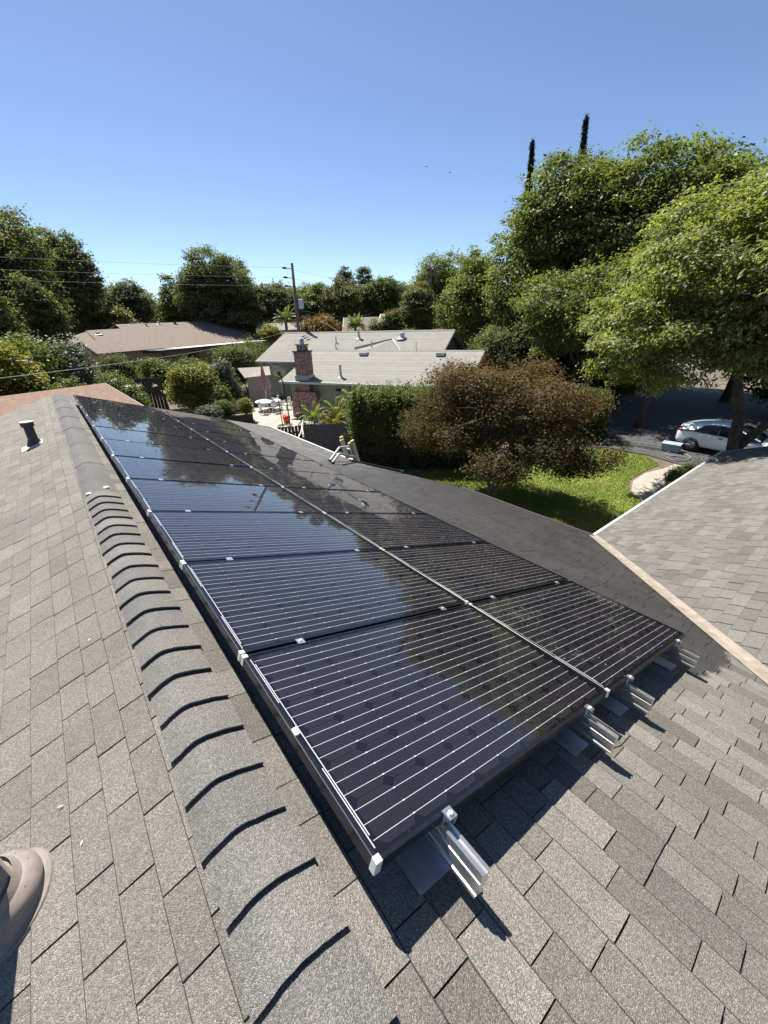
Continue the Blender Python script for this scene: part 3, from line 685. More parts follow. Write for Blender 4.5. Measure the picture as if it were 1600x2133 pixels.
# rails: extruded aluminium with grooves, ends sticking out towards the camera
RW = [0.30, 1.39, 1.98, 3.05]
prof = [(-0.02, -0.135), (0.02, -0.135), (0.02, -0.125), (0.013, -0.121), (0.013, -0.107), (0.02, -0.103), (0.02, -0.078), (0.014, -0.074), (0.014, -0.066), (0.02, -0.062), (0.02, -0.043), (0.007, -0.043), (0.007, -0.05), (-0.007, -0.05), (-0.007, -0.043), (-0.02, -0.043), (-0.02, -0.062), (-0.014, -0.066), (-0.014, -0.074), (-0.02, -0.078), (-0.02, -0.103), (-0.013, -0.107), (-0.013, -0.121), (-0.02, -0.125)]
wh = ['near the ridge', 'under the lower half of the upper row', 'under the top of the lower row', 'nearest the eave']
for k, w in enumerate(RW):
    root = empty('mounting_rail', PM @ Vector((w, -0.16, -0.135)), 'grooved aluminium mounting rail, %s' % ('closest to the ridge' if k == 0 else 'second down from the ridge' if k == 1 else 'third down from the ridge' if k == 2 else 'lowest, nearest the eave'), 'rail', 'mounting rails under the panels')
    mb = MB(); n = len(prof); u0, u1 = -0.165+random.uniform(-0.012, 0.012), 11.2
    mb.add([PM @ Vector((w+x, u0, z)) for x, z in prof]+[PM @ Vector((w+x, u1, z)) for x, z in prof], [tuple(range(n)), tuple(range(2*n-1, n-1, -1))]+[(i, i+n, (i+1) % n+n, (i+1) % n) for i in range(n)])
    mb.build('extrusion', 'silver', root, PM @ Vector((w, -0.16, -0.135)))
    mb = MB(); c = lambda x, y, z: PM @ Vector((w+x, y, z))
    def pbox(mb, x0, x1, y0, y1, z0, z1):
        mb.add([c(x, y, z) for z in (z0, z1) for x, y in ((x0, y0), (x1, y0), (x1, y1), (x0, y1))], [(0, 3, 2, 1), (4, 5, 6, 7), (0, 1, 5, 4), (1, 2, 6, 5), (2, 3, 7, 6), (3, 0, 4, 7)])
    pbox(mb, -0.019, 0.019, -0.028, 0.009, 0.0005, 0.0045); pbox(mb, -0.019, 0.019, -0.006, -0.001, -0.043, 0.0005); pbox(mb, 0.014, 0.019, -0.028, -0.006, -0.03, 0.0005)
    ec = mb.build('end_clamp', 'silver', root, c(0, -0.01, 0))
    mb = MB(); mb.lathe(c(0, -0.013, 0.0045), [(0.009, 0), (0.009, 0.006), (0.006, 0.0085), (0.0, 0.0085)], 12, (ST, 0, CT)); mb.build('bolt', 'corner_silver', ec, c(0, -0.01, 0))
    for i in range(1, 11):
        y = i*(PW+GAP)-GAP/2
        mb = MB(); pbox(mb, -0.02, 0.02, y-0.02, y+0.02, 0.0005, 0.0035); pbox(mb, -0.012, 0.012, y-0.007, y+0.007, -0.04, 0.0005)
        mc = mb.build('mid_clamp', 'silver', root, c(0, y, 0))
        if i < 5:
            mb = MB(); mb.lathe(c(0, y, 0.0035), [(0.007, 0), (0.007, 0.006), (0.0, 0.0075)], 10, (ST, 0, CT)); mb.build('bolt', 'corner_silver', mc, c(0, y, 0))
    for i in range(6):
        y = 0.16+i*1.9
        mb = MB(); pbox(mb, -0.045, -0.0205, y-0.02, y+0.02, -0.2, -0.09); mb.build('foot', 'silver', root, c(-0.03, y, -0.2))
    for i in range(6):
        y = 0.16+i*1.9
        if i: continue
        mb = MB(); pbox(mb, -0.115, 0.045, -0.06, 0.24, -0.2015, -0.199)
        o = mb.build('flashing_plate', 'flash_metal', None, c(-0.03, 0.1, -0.2))
        tag(o, 'bare metal flashing plate on the shingles under the %s rail end' % ['rail nearest the ridge,', 'second', 'third', 'lowest'][k] if k else 'bare metal flashing plate on the shingles under the rail end nearest the ridge', 'flashing', 'flashing plates under the rails')
mb = MB(); pts = [(1.42, -0.01, -0.04), (1.62, -0.155, -0.2)]
mb.tube([PM @ Vector(p) for p in pts], 0.003, 6); tag(mb.build('ground_wire', 'silver', None, PM @ Vector(pts[0])), 'thin bare ground wire drooping from the second rail end to the shingles', 'wire')

# ------------------------------------------------------------------ neighbouring houses
class Frame:
    def __init__(s, o, d, n): s.o = Vector(o); s.d = Vector((*d, 0)); s.n = Vector((*n, 0))
    def __call__(s, t, n, z): p = s.o+s.d*t+s.n*n; return Vector((p.x, p.y, z))
def fbox(mb, F, t0, t1, n0, n1, z0, z1):
    mb.add([F(t, n, z) for z in (z0, z1) for t, n in ((t0, n0), (t1, n0), (t1, n1), (t0, n1))], [(0, 3, 2, 1), (4, 5, 6, 7), (0, 1, 5, 4), (1, 2, 6, 5), (2, 3, 7, 6), (3, 0, 4, 7)]); return mb
def pbuild(name, mat, parent, F, *boxes, label=None, bevel=0.0):
    mb = MB()
    for bx in boxes: fbox(mb, F, *bx)
    o = mb.build(name, mat, parent, F(boxes[0][0], boxes[0][2], boxes[0][4]), False, bevel)
    if label: o['label'] = label
    return o
def gable(name, mat, parent, F, t0, t1, n0, nr, n1, ze, zr, th=0.14):
    pitchb = (zr-ze)/(n1-nr)
    out = []
    for q in ([F(t0, n0, ze), F(t1, n0, ze), F(t1, nr, zr), F(t0, nr, zr)], [F(t0, nr, zr), F(t1, nr, zr), F(t1, n1, ze), F(t0, n1, ze)]):
        mb = MB(); mb.slab(q, (0, 0, -th)); out.append(mb.build(name, mat, parent, q[0]))
    return out
def tri_wall(name, mat, parent, F, t, n0, nr, n1, ze, zr, th=0.08):
    mb = MB(); mb.slab([F(t, n0, ze), F(t, n1, ze), F(t, nr, zr)], F.d*th); return mb.build(name, mat, parent, F(t, n0, ze))
def ridge_row(parent, F, t0, t1, n, z, mat, w=0.16, step=0.3):
    mb = MB(); t = t0
    while t < t1:
        p = F(t, n, z); a, b_ = F(t, n-w, z-0.05), F(t, n+w, z-0.05); q = F(min(t+step, t1), n, z-0.01); a2, b2 = F(min(t+step, t1), n-w, z-0.06), F(min(t+step, t1), n+w, z-0.06)
        up_ = Vector((0, 0, 0.05)); mb.add([a+up_*0.4, p+up_, b_+up_*0.4, a2+up_*0.2, q+up_*0.6, b2+up_*0.2], [(0, 1, 4, 3), (1, 2, 5, 4)]); t += step
    o = mb.build('ridge_cap_row', mat, parent, F(t0, n, z)); o['kind'] = 'stuff'
def roof_vent(parent, p, h, r, mat='white_trim', name='vent_pipe'):
    mb = MB(); mb.lathe(p, [(r*2.6, -0.06), (r*1.2, 0.08), (r, 0.1), (r, h), (r*1.35, h), (r*1.35, h+0.06), (0, h+0.08)], 12); return mb.build(name, mat, parent, p, True)

H3 = Frame((12.53, 27.1, 0), (0.4724, -0.8814), (0.8814, 0.4724))
g = empty('neighbor_house', H3(5, 5, 0), 'single storey green house with light grey shingle roof and brick chimney', 'house')
pbuild('wall', 'green_wall', g, H3, (0.45, 12.7, 0.55, 9.0, 0, 2.6), (-6.7, 9.1, 6.95, 15.4, 0, 3.2))
z4 = 2.45+4.85*0.333
gable('roof', 'roof_grey', g, H3, 0, 13.15, 0, 4.85, 9.7, 2.45, z4); gable('roof', 'roof_grey', g, H3, -7.2, 9.5, 6.4, 11.2, 16.0, 3.1, 5.16)
mb = MB(); A, B_, C_, D_ = H3(1.7, 7.4, 3.72), H3(4.6, 9.7, 4.56), H3(6.3, 7.4, 3.75), H3(4.6, 4.9, 4.12)
mb.add([A, B_, C_, D_], [(0, 3, 1), (3, 2, 1)]); mb.build('roof', 'roof_grey', g, B_)['label'] = 'low saddle roof joining the two ridges'
mb = MB(); mb.tube([B_+Vector((0, 0, 0.02)), H3(6.0, 7.9, 3.82)], 0.05, 6); mb.build('hip_strip', 'white_trim', g, B_)
mb = MB(); mb.tube([H3(1.7, 8.3, 4.0), B_+Vector((0, 0, 0.04))], 0.06, 6); mb.build('hip_strip', 'roof_grey', g, A)
ridge_row(g, H3, 0, 13.1, 4.85, z4, 'roof_grey'); ridge_row(g, H3, -7.2, 9.5, 11.2, 5.16, 'roof_grey')
for t, nr, n0, n1, ze, zr in ((12.7, 4.85, 0.55, 9.1, 2.5, 3.95), (9.1, 11.2, 6.95, 15.4, 3.1, 5.0)): tri_wall('gable_wall', 'dark_trim', g, H3, t, n0, nr, n1, ze, zr)
for (t, a, b_, za, zb) in ((13.15, 0, 4.85, 2.45, z4), (13.15, 9.7, 4.85, 2.45, z4), (9.5, 6.4, 11.2, 3.1, 5.16), (9.5, 16, 11.2, 3.1, 5.16)):
    mb = MB(); mb.slab([H3(t+0.003, a, za-0.02), H3(t+0.003, b_, zb-0.02), H3(t+0.003, b_, zb-0.22), H3(t+0.003, a, za-0.22)], H3.d*0.04); mb.build('rake_board', 'dark_trim', g, H3(t, a, za))
pbuild('gutter', 'white_trim', g, H3, (-0.05, 13.15, -0.12, -0.003, 2.3, 2.44), bevel=0.02); pbuild('gutter', 'white_trim', g, H3, (-7.2, 0.0, 6.28, 6.397, 2.95, 3.09), bevel=0.02)
mb = MB(); mb.tube([H3(-5.7, 6.34, 3.0), H3(-5.6, 6.6, 2.7), H3(-5.1, 6.85, 2.55), H3(-5.1, 6.88, 0.1)], 0.06, 8); mb.build('downspout', 'white_trim', g, H3(-5.7, 6.3, 3))
pbuild('wall_vent', 'window_dark', g, H3, (4.15, 4.55, 0.52, 0.56, 1.8, 1.98))
for t0, t1, z0, z1 in ((5.9, 7.1, 0.9, 2.1), (9.0, 11.0, 0.9, 2.1)):
    w = pbuild('window', 'dark_trim', g, H3, (t0-0.08, t1+0.08, 0.50, 0.56, z0-0.08, z1+0.08)); pbuild('pane', 'window_dark', w, H3, (t0, t1, 0.48, 0.503, z0, z1)); pbuild('mullion', 'white_trim', w, H3, ((t0+t1)/2-0.02, (t0+t1)/2+0.02, 0.46, 0.482, z0, z1))
pbuild('corner_trim', 'dark_trim', g, H3, (5.2, 5.3, 0.5, 0.56, 0, 2.4))
o = pbuild('window', 'window_dark', g, H3, (-2.6, -0.6, 6.9, 6.96, 0.3, 2.2), label='dark sliding door to the patio')
# chimney: corbelled stack through the eave over a broad brick base
ch = pbuild('chimney', 'brick', g, H3, (1.32, 2.28, 0.12, 0.85, 2.4, 4.3), (1.35, 2.3, 0.10, 0.53, 1.75, 2.4), (0.85, 2.85, 0.0, 0.53, 0.95, 1.75), (0.8, 2.45, -0.02, 0.53, 0.0, 0.95), (1.52, 2.12, 0.26, 0.7, 4.38, 4.72))
pbuild('chimney_cap', 'dark_trim', ch, H3, (1.26, 2.34, 0.06, 0.91, 4.3, 4.38)); pbuild('crown_course', 'brick', ch, H3, (1.46, 2.18, 0.2, 0.76, 4.72, 4.79))
mb = MB(); mb.lathe(H3(1.82, 0.48, 4.79), [(0.15, 0), (0.15, 0.34), (0.12, 0.34), (0.12, 0)], 14); mb.build('flue', 'flash_metal', ch, H3(1.82, 0.48, 4.79), True)
mb = MB(); fbox(mb, H3, 1.26, 2.34, 0.06, 0.91, 2.5, 2.82); mb.build('chimney_flashing', 'flash_metal', ch, H3(1.4, 0, 2.5))
roof_vent(g, H3(4.46, 0.75, 2.7), 0.75, 0.09); roof_vent(g, H3(1.34, 10.0, 4.64), 0.75, 0.11); roof_vent(g, H3(5.35, 10.0, 4.64), 0.35, 0.2, name='roof_turbine')
roof_vent(g, H3(-0.54, 9.3, 4.35), 0.45, 0.05); roof_vent(g, H3(-0.1, 8.4, 3.95), 0.4, 0.04); roof_vent(g, H3(4.2, 6.4, 4.2), 0.4, 0.04); roof_vent(g, H3(7.2, 8.2, 3.85), 0.5, 0.03)
for t in (4.61, 10.36):
    fbx = MB(); zz = 2.45+4.2*0.333; fbox(fbx, H3, t-0.3, t+0.3, 3.9, 4.4, zz-0.05, zz+0.16); v_ = fbx.build('flat_vent', 'white_trim', g, H3(t, 4.1, zz), False, 0.03)
    fbx = MB(); fbox(fbx, H3, t-0.24, t+0.24, 3.96, 4.34, zz+0.155, zz+0.175); fbx.build('vent_lid', 'roof_grey', v_, H3(t, 4.1, zz))

H2 = Frame((4.76, 54.45, 0), (0.889, 0.458), (-0.458, 0.889))
g = empty('neighbor_house', H2(12, 5, 0), 'long low house with brown shingle roof and dark patio cover behind the shrubs', 'house')
zf = lambda n: 3.6+0.333*n
mb = MB(); mb.slab([H2(t, n, zf(n)) for t, n in ((0, 0), (24, 0), (35, 3.0), (39, 8.9), (8.7, 8.4), (8.2, 6.9), (3.8, 6.7), (2.7, 3.7), (0.7, 3.5))], (0, 0, -0.16)); mb.build('roof', 'roof_brown', g, H2(0, 0, 3.6))
mb = MB(); mb.slab([H2(t, n, z) for t, n, z in ((8.7, 8.4, 6.4), (39, 8.9, 6.56), (42, 17, 3.6), (8.7, 17, 3.6))], (0, 0, -0.16)); mb.build('roof', 'roof_brown', g, H2(9, 9, 6.4))
mb = MB(); mb.slab([H2(t, n, z) for t, n, z in ((0.7, 3.5, 4.76), (2.7, 3.7, 4.83), (3.8, 6.7, 5.83), (8.2, 6.9, 5.89), (8.7, 17, 3.6), (1.5, 17, 3.6), (0.5, 7.2, 3.5))], (0, 0, -0.1)); mb.build('roof', 'roof_brown', g, H2(1, 9, 3.6))
pbuild('wall', 'tan_wall', g, H2, (0.7, 24, 0.7, 15, 0, 3.55), (24, 34, 3.4, 15, 0, 3.55))
mb = MB(); mb.slab([H2(0.66, 0.7, 3.4), H2(0.66, 6.2, 3.4), H2(0.66, 3.5, 4.6)], H2.d*0.1); mb.build('gable_wall', 'tan_wall', g, H2(0.7, 0.7, 3.4))
for a, b_ in (((-0.02, -0.02, 3.57), (0.66, 3.5, 4.74)), ((0.66, 3.5, 4.74), (0.5, 7.1, 3.5)), ((2.66, 3.72, 4.82), (3.76, 6.7, 5.82))):
    A, B_ = H2(*a), H2(*b_); dz = Vector((0, 0, -0.24)); mb = MB(); mb.slab([A, B_, B_+dz, A+dz], H2.d*-0.05); mb.build('rake_board', 'wood_dark', g, A)
pbuild('patio_cover', 'dark_trim', g, H2, (5.6, 24.5, -2.6, 0.4, 3.2, 3.52)); pbuild('cover_sheet', 'white_trim', g, H2, (8.2, 24.6, -2.7, 0.35, 3.523, 3.56))
for t in (6, 10.5, 18.6): pbuild('post', 'white_trim' if t > 15 else 'wood_dark', g, H2, (t, t+0.28, -2.5, -2.25, 0, 3.2))
for t0, t1 in ((3.2, 4.6), (12, 14)):
    w = pbuild('window', 'wood_dark', g, H2, (t0, t1, 0.62, 0.7, 1.2, 2.7)); pbuild('pane', 'window_dark', w, H2, (t0+0.1, t1-0.1, 0.58, 0.622, 1.3, 2.6))
for t, n, h, r, m_ in ((4.2, 5.4, 0.16, 0.4, 'white_trim'), (12.5, 7.6, 0.2, 0.3, 'white_trim'), (15, 8.2, 0.2, 0.35, 'white_trim'), (17.5, 7.9, 0.2, 0.3, 'wood_dark'), (22, 8.2, 0.7, 0.06, 'wood_dark'), (24, 7.8, 0.25, 0.25, 'wood_dark'), (27, 8.0, 0.3, 0.35, 'flash_metal'), (29.5, 8.2, 0.2, 0.25, 'white_trim'), (34, 7.6, 0.4, 0.4, 'flash_metal'), (36, 6.2, 0.2, 0.3, 'white_trim')):
    roof_vent(g, H2(t, n, zf(n)), h, r*0.5, m_, 'roof_vent')

def small_house(label, F, L_, D_, ze, zr, roof, wall, wins=()):
    g = empty('house', F(L_/2, D_/2, 0), label, 'house')
    pbuild('wall', wall, g, F, (0.4, L_-0.4, 0.4, D_-0.4, 0, ze)); gable('roof', roof, g, F, 0, L_, 0, D_/2, D_, ze, zr)
    tri_wall('gable_wall', wall, g, F, 0.4, 0.4, D_/2, D_-0.4, ze-0.05, zr-0.2); tri_wall('gable_wall', wall, g, F, L_-0.48, 0.4, D_/2, D_-0.4, ze-0.05, zr-0.2)
    for t0, t1, z0, z1 in wins:
        w = pbuild('window', 'white_trim', g, F, (t0-0.1, t1+0.1, 0.34, 0.41, z0-0.1, z1+0.1)); pbuild('pane', 'window_dark', w, F, (t0, t1, 0.30, 0.343, z0, z1))
    for t in (0, L_):
        for sg in (0, 1):
            a, b_ = F(t, 0 if sg == 0 else D_, ze), F(t, D_/2, zr); mb = MB(); mb.slab([a, b_, b_-Vector((0, 0, 0.25)), a-Vector((0, 0, 0.25))], F.d*(0.06 if t else -0.06)); mb.build('rake_board', 'white_trim', g, a)
    return g
small_house('brown roofed house between the orange bush and the small palm', Frame((35.2, 53.3, 0), (0.80, -0.6), (0.6, 0.8)), 13, 9, 4.6, 6.35, 'roof_brown', 'tan_wall', ((6, 7.5, 2.6, 3.8),))
small_house('tan hip house corner right of the small palm', Frame((38.0, 49.2, 0), (0.66, -0.75), (0.75, 0.66)), 8, 9, 4.5, 6.7, 'roof_tan', 'tan_wall', ((1.5, 3, 2.6, 3.8),))
small_house('white two storey house far behind the olive tree', Frame((50.5, 67.0, 0), (0.65, -0.76), (0.76, 0.65)), 7, 7, 6.7, 8.4, 'roof_grey', 'white_wall', ((2.2, 3.6, 4.6, 5.9), (4.6, 5.8, 4.6, 5.9)))
small_house('grey roofed house end behind the utility pole', Frame((27.5, 66, 0), (0.85, -0.52), (0.52, 0.85)), 9, 8, 4.9, 5.9, 'roof_grey', 'tan_wall')
small_house('pale roofed house half hidden behind the big trees', Frame((34.0, 30.5, 0), (0.5, -0.866), (0.866, 0.5)), 16, 9, 3.4, 5.0, 'roof_grey', 'wood_dark', ((2, 3.5, 1.2, 2.6), (7, 9, 1.2, 2.6)))

# detached garage behind our gable end with a red brown roof, teal awning beside it
F = Frame((-7.5, 16.6, 0), (0.975, 0.22), (-0.22, 0.975))
g = empty('garage', F(4, 3, 0), 'detached garage with red brown shingle roof just beyond the far end of our ridge', 'garage')
GF = Frame((2.75, 18.6, 0), (-0.955, -0.30), (-0.30, 0.955))
pbuild('wall', 'wood_grey', g, GF, (0.4, 9.5, 0.5, 7, 0, 3.0)); gable('roof', 'roof_red', g, GF, 0, 10, 0, 3.2, 6.4, 3.15, 3.98, 0.1)
mb = MB(); mb.slab([GF(-0.03, 0, 3.13), GF(-0.03, 3.2, 3.97), GF(-0.03, 3.2, 3.8), GF(-0.03, 0, 2.96)], (0.04, 0.01, 0)); mb.build('rake_board', 'wood_grey', g, GF(0, 0, 3.1)); tri_wall('gable_wall', 'wood_grey', g, GF, 0.4, 0.5, 3.2, 6, 3.0, 3.8)
mb = MB(); mb.slab([(-1.12, 15.4, 3.86), (-2.9, 15.1, 4.22), (-3.3, 14.3, 3.7), (-1.6, 14.4, 3.4)], (0, 0, -0.05)); aw = mb.build('awning', 'tarp_teal', None, (-1.6, 15, 3.6)); tag(aw, 'teal awning corner at the left edge between the garage and our roof', 'awning')
mb = MB()
for p in ((-1.75, 14.5), (-3.1, 14.4), (-2.8, 15.05)): mb.tube([(p[0], p[1], 0), (p[0], p[1], 3.65)], 0.025, 6)
mb.build('support_post', 'aluminium', aw, (-1.6, 15, 3.6))

# ------------------------------------------------------------------ fences
def fence(label, pts, h, bw, mat, name='fence', dog=True, gap=0.006, posts=True, jit=0.01):
    root = empty(name, (*pts[0], 0), label, 'fence')
    for a, b_ in zip(pts[:-1], pts[1:]):
        a = Vector((*a, 0)); b_ = Vector((*b_, 0)); d = (b_-a); ln = d.length; d.normalize(); nrm = Vector((-d.y, d.x, 0)); k = int(ln/(bw+gap))
        shared = None
        for i in range(k):
            if shared is None or i % 5 == 0:
                hh = h+random.uniform(-jit, jit); c = bw*0.26 if dog else 0.0; mb = MB()
                pr = [(0, 0), (bw, 0), (bw, hh-c), (bw-c, hh), (c, hh), (0, hh-c)]
                mb.slab([d*x+Vector((0, 0, z)) for x, z in pr], nrm*0.018); o = mb.build('board', mat, None); shared = o.data
            else: o = bpy.data.objects.new('board', shared); COL.objects.link(o)
            o.location = a+d*(i*(bw+gap)); attach(o, root)
        mb = MB(); f2 = Frame(a, (d.x, d.y), (nrm.x, nrm.y)); fbox(mb, f2, 0, ln, 0.02, 0.06, h*0.22, h*0.22+0.09); fbox(mb, f2, 0, ln, 0.02, 0.06, h*0.8, h*0.8+0.09); mb.build('rail', mat, root, a)
        if posts:
            for i in range(int(ln/2.2)+1): mb = MB(); fbox(mb, f2, i*2.2, i*2.2+0.09, 0.061, 0.15, 0, h+0.03); mb.build('post', mat, root, a)
    return root
fence('dark grey dog-eared board fence beside the tall hedge', [(8.72, 16.78), (10.55, 15.02)], 1.82, 0.14, 'fence_paint')
fence('darker gapped fence running left from the grey fence towards the patio', [(8.6, 16.85), (6.3, 17.55), (5.2, 17.6)], 1.76, 0.13, 'wood_dark', gap=0.03)
fence('weathered dark plank fence beside the yellow green bush', [(3.76, 28.8), (5.33, 28.0)], 3.3, 0.17, 'wood_dark', dog=False, gap=0.02, jit=0.05)
fence('low redwood fence in the shade behind the crape myrtle', [(24.2, 20.5), (31, 13.5)], 1.8, 0.2, 'wood_dark', dog=False, gap=0.01)
# retaining wall of stacked blocks
root = empty('retaining_wall', (7.4, 30.2, 0), 'low wall of stacked tan concrete blocks under the yellow green bush', 'wall')
shared = None
for r_ in range(4):
    for i in range(13):
        if shared is None: mb = MB(); mb.box((0, 0, 0.1), (0.4, 0.24, 0.19)); o = mb.build('block', 'stone', None, bevel=0.02); shared = o.data
        else:
            o = bpy.data.objects.new('block', shared); COL.objects.link(o)
        x = i*0.42+(r_ % 2)*0.2; o.location = (6.6+x*0.93, 30.2+x*0.36+random.uniform(-0.02, 0.02), r_*0.2); o.rotation_euler = (0, 0, 0.37); attach(o, root)

# garden shed
F = Frame((12.35, 33.0, 0), (0.93, -0.37), (0.37, 0.93))
g = empty('garden_shed', F(0.8, 0.8, 0), 'small weathered plank shed with a rusty brown roof beside the dark shrub', 'shed')
mb = MB(); fbox(mb, F, 0.05, 1.75, 0.05, 1.7, 0, 2.15); mb.build('wall', 'wood_grey', g, F(0, 0, 0))
for i in range(12): pbuild('plank', 'wood_grey', g, F, (0.04+i*0.143, 0.04+i*0.143+0.134, 0.0, 0.047, 0.02, 2.15+0.0*i))
pbuild('cross_bar', 'wood_grey', g, F, (0.05, 1.75, -0.03, -0.003, 0.95, 1.02))
mb = MB(); mb.slab([F(-0.1, -0.15, 2.2), F(1.95, -0.15, 2.3), F(1.95, 0.95, 2.85), F(-0.55, 0.95, 2.85)], (0, 0, -0.07)); mb.slab([F(-0.55, 0.951, 2.85), F(1.95, 0.951, 2.85), F(1.95, 2, 2.3), F(-0.3, 2, 2.3)], (0, 0, -0.07)); mb.build('roof', 'wood_grey', g, F(0, 0, 2.2))
tri_wall('gable_wall', 'wood_grey', g, F, 0.05, 0.05, 0.95, 1.7, 2.1, 2.75)

# ------------------------------------------------------------------ utility pole and wires
pb = Vector((20.36, 38.48, 0)); pole = empty('utility_pole', pb, 'tall wooden utility pole with a grey transformer box rising behind the grey roofed house', 'utility pole')
mb = MB(); mb.tube([pb, pb+Vector((0.02, 0, 6)), pb+Vector((0.05, -0.02, 10.95))], [0.19, 0.16, 0.12], 12); mb.build('shaft', 'wood_pole', pole, pb, True)
for z in (10.5, 9.75, 9.05):
    mb = MB(); mb.tube([pb+Vector((-0.02, 0, z)), pb+Vector((-0.62, 0.35, z+0.06))], 0.03, 6); mb.tube([pb+Vector((-0.42, 0.24, z+0.06)), pb+Vector((-0.72, 0.42, z+0.1))], [0.09, 0.09], 8); mb.build('insulator', 'dark_trim', pole, pb)
mb = MB(); mb.box(pb+Vector((0.42, -0.3, 7.6)), (0.48, 0.42, 0.8), -0.6); mb.build('transformer_box', 'flash_metal', pole, pb, bevel=0.03)
mb = MB(); mb.tube([pb+Vector((0.2, -0.14, 7.3)), pb+Vector((0.26, -0.16, 5.0))], 0.05, 6); mb.tube([pb+Vector((0.12, 0, 7.8)), pb+Vector((0.42, -0.3, 8.05))], 0.02, 6); mb.build('riser', 'dark_trim', pole, pb)
p2 = Vector((42.0, 42.3, 0)); mb = MB(); mb.tube([p2, p2+Vector((0, 0, 11.6))], [0.2, 0.13], 10); mb.box(p2+Vector((0, 0, 10.9)), (0.14, 2.4, 0.14), 0.7); tag(mb.build('utility_pole', 'wood_pole', None, p2), 'distant dark utility pole half hidden in the pale green tree', 'utility pole')
def wire(label, a, b_, sag, r, mat='dark_trim', name='power_line', n=24, group=None):
    a = Vector(a); b_ = Vector(b_); pts = [a.lerp(b_, i/n)-Vector((0, 0, sag*4*(i/n)*(1-i/n))) for i in range(n+1)]
    mb = MB(); mb.tube(pts, r, 5); return tag(mb.build(name, mat, None, a), label, 'wire', group)
wire('topmost power line running left from the pole across the sky', pb+Vector((-0.72, 0.42, 10.6)), (-24, 40.5, 11.2), 0.35, 0.007, 'wire_grey')
wire('middle power line running left from the pole across the sky', pb+Vector((-0.72, 0.42, 9.85)), (-24, 40.3, 10.5), 0.35, 0.007, 'wire_grey')
wire('lowest power line running left from the pole across the sky', pb+Vector((-0.72, 0.42, 9.15)), (-24, 40.1, 10.0), 0.35, 0.007, 'wire_grey')
wire('upper power line running right from the pole to the far pole', pb+Vector((0.1, 0, 10.4)), p2+Vector((0, 0, 10.9)), 0.8, 0.007, 'wire_grey')
wire('lower power line running right from the pole to the far pole', pb+Vector((0.1, 0, 9.7)), p2+Vector((0, 0, 10.3)), 0.8, 0.007, 'wire_grey')
wire('thick pale service cable sagging from the pole down to the lower left', pb+Vector((0, 0, 5.6)), (-3.2, 13.0, 5.12), 0.45, 0.009, 'wire_grey', 'service_cable')
wire('slanting guy wire in front of the orange tinted bush', (22.6, 38.6, 6.4), (23.6, 36.4, 5.1), 0.0, 0.02, 'cable_white', 'guy_wire', 4)
wire('low dark cable sagging right from the pole towards the white house', pb+Vector((0.1, 0, 7.2)), (46, 60, 7.0), 0.7, 0.03, 'dark_trim', 'service_cable')

# ------------------------------------------------------------------ things in the neighbour's yard
def dish():
    b_ = Vector((11.0, 23.1, 0)); g = empty('satellite_dish', b_, 'grey satellite dish on a bent pole in front of the green house', 'satellite dish')
    mb = MB(); mb.tube([b_, b_+Vector((-0.05, -0.05, 2.2)), b_+Vector((-0.2, -0.22, 2.9)), b_+Vector((-0.42, -0.4, 3.35))], 0.035, 8); mb.build('pole', 'dark_trim', g, b_, True)
    c = b_+Vector((-0.45, -0.38, 3.5)); ax = Vector((0.35, 0.65, 0.6)); mb = MB()
    mb.lathe(c, [(0.0, 0.0), (0.15, 0.012), (0.3, 0.05), (0.42, 0.11), (0.43, 0.1), (0.3, 0.035), (0.15, -0.004), (0.0, -0.02)], 28, ax); mb.build('reflector', 'dish_grey', g, b_, True)
    mb = MB(); mb.tube([c+Vector((0.05, 0, -0.3)), c+Vector((0.5, 0.35, -0.02))], 0.02, 6); mb.box(c+Vector((0.52, 0.36, 0.02)), (0.12, 0.16, 0.1)); mb.build('feed_arm', 'dark_trim', g, b_)
    mb = MB(); mb.box(c-ax.normalized()*0.08, (0.14, 0.12, 0.2)); mb.build('bracket', 'dark_trim', g, b_)
dish()
tb = Vector((12.6, 29.9, 0)); g = empty('patio_table', tb, 'white plastic patio table in the sun', 'table')
mb = MB(); mb.lathe(tb, [(0, 0.72), (0.95, 0.72), (0.97, 0.7), (0.95, 0.68), (0, 0.68)], 24); mb.build('tabletop', 'white_plastic', g, tb)
for k in range(4):
    a = k*math.pi/2+0.6; mb = MB(); mb.tube([tb+Vector((math.cos(a)*0.55, math.sin(a)*0.55, 0.68)), tb+Vector((math.cos(a)*0.7, math.sin(a)*0.7, 0))], 0.04, 6); mb.build('leg', 'white_plastic', g, tb)
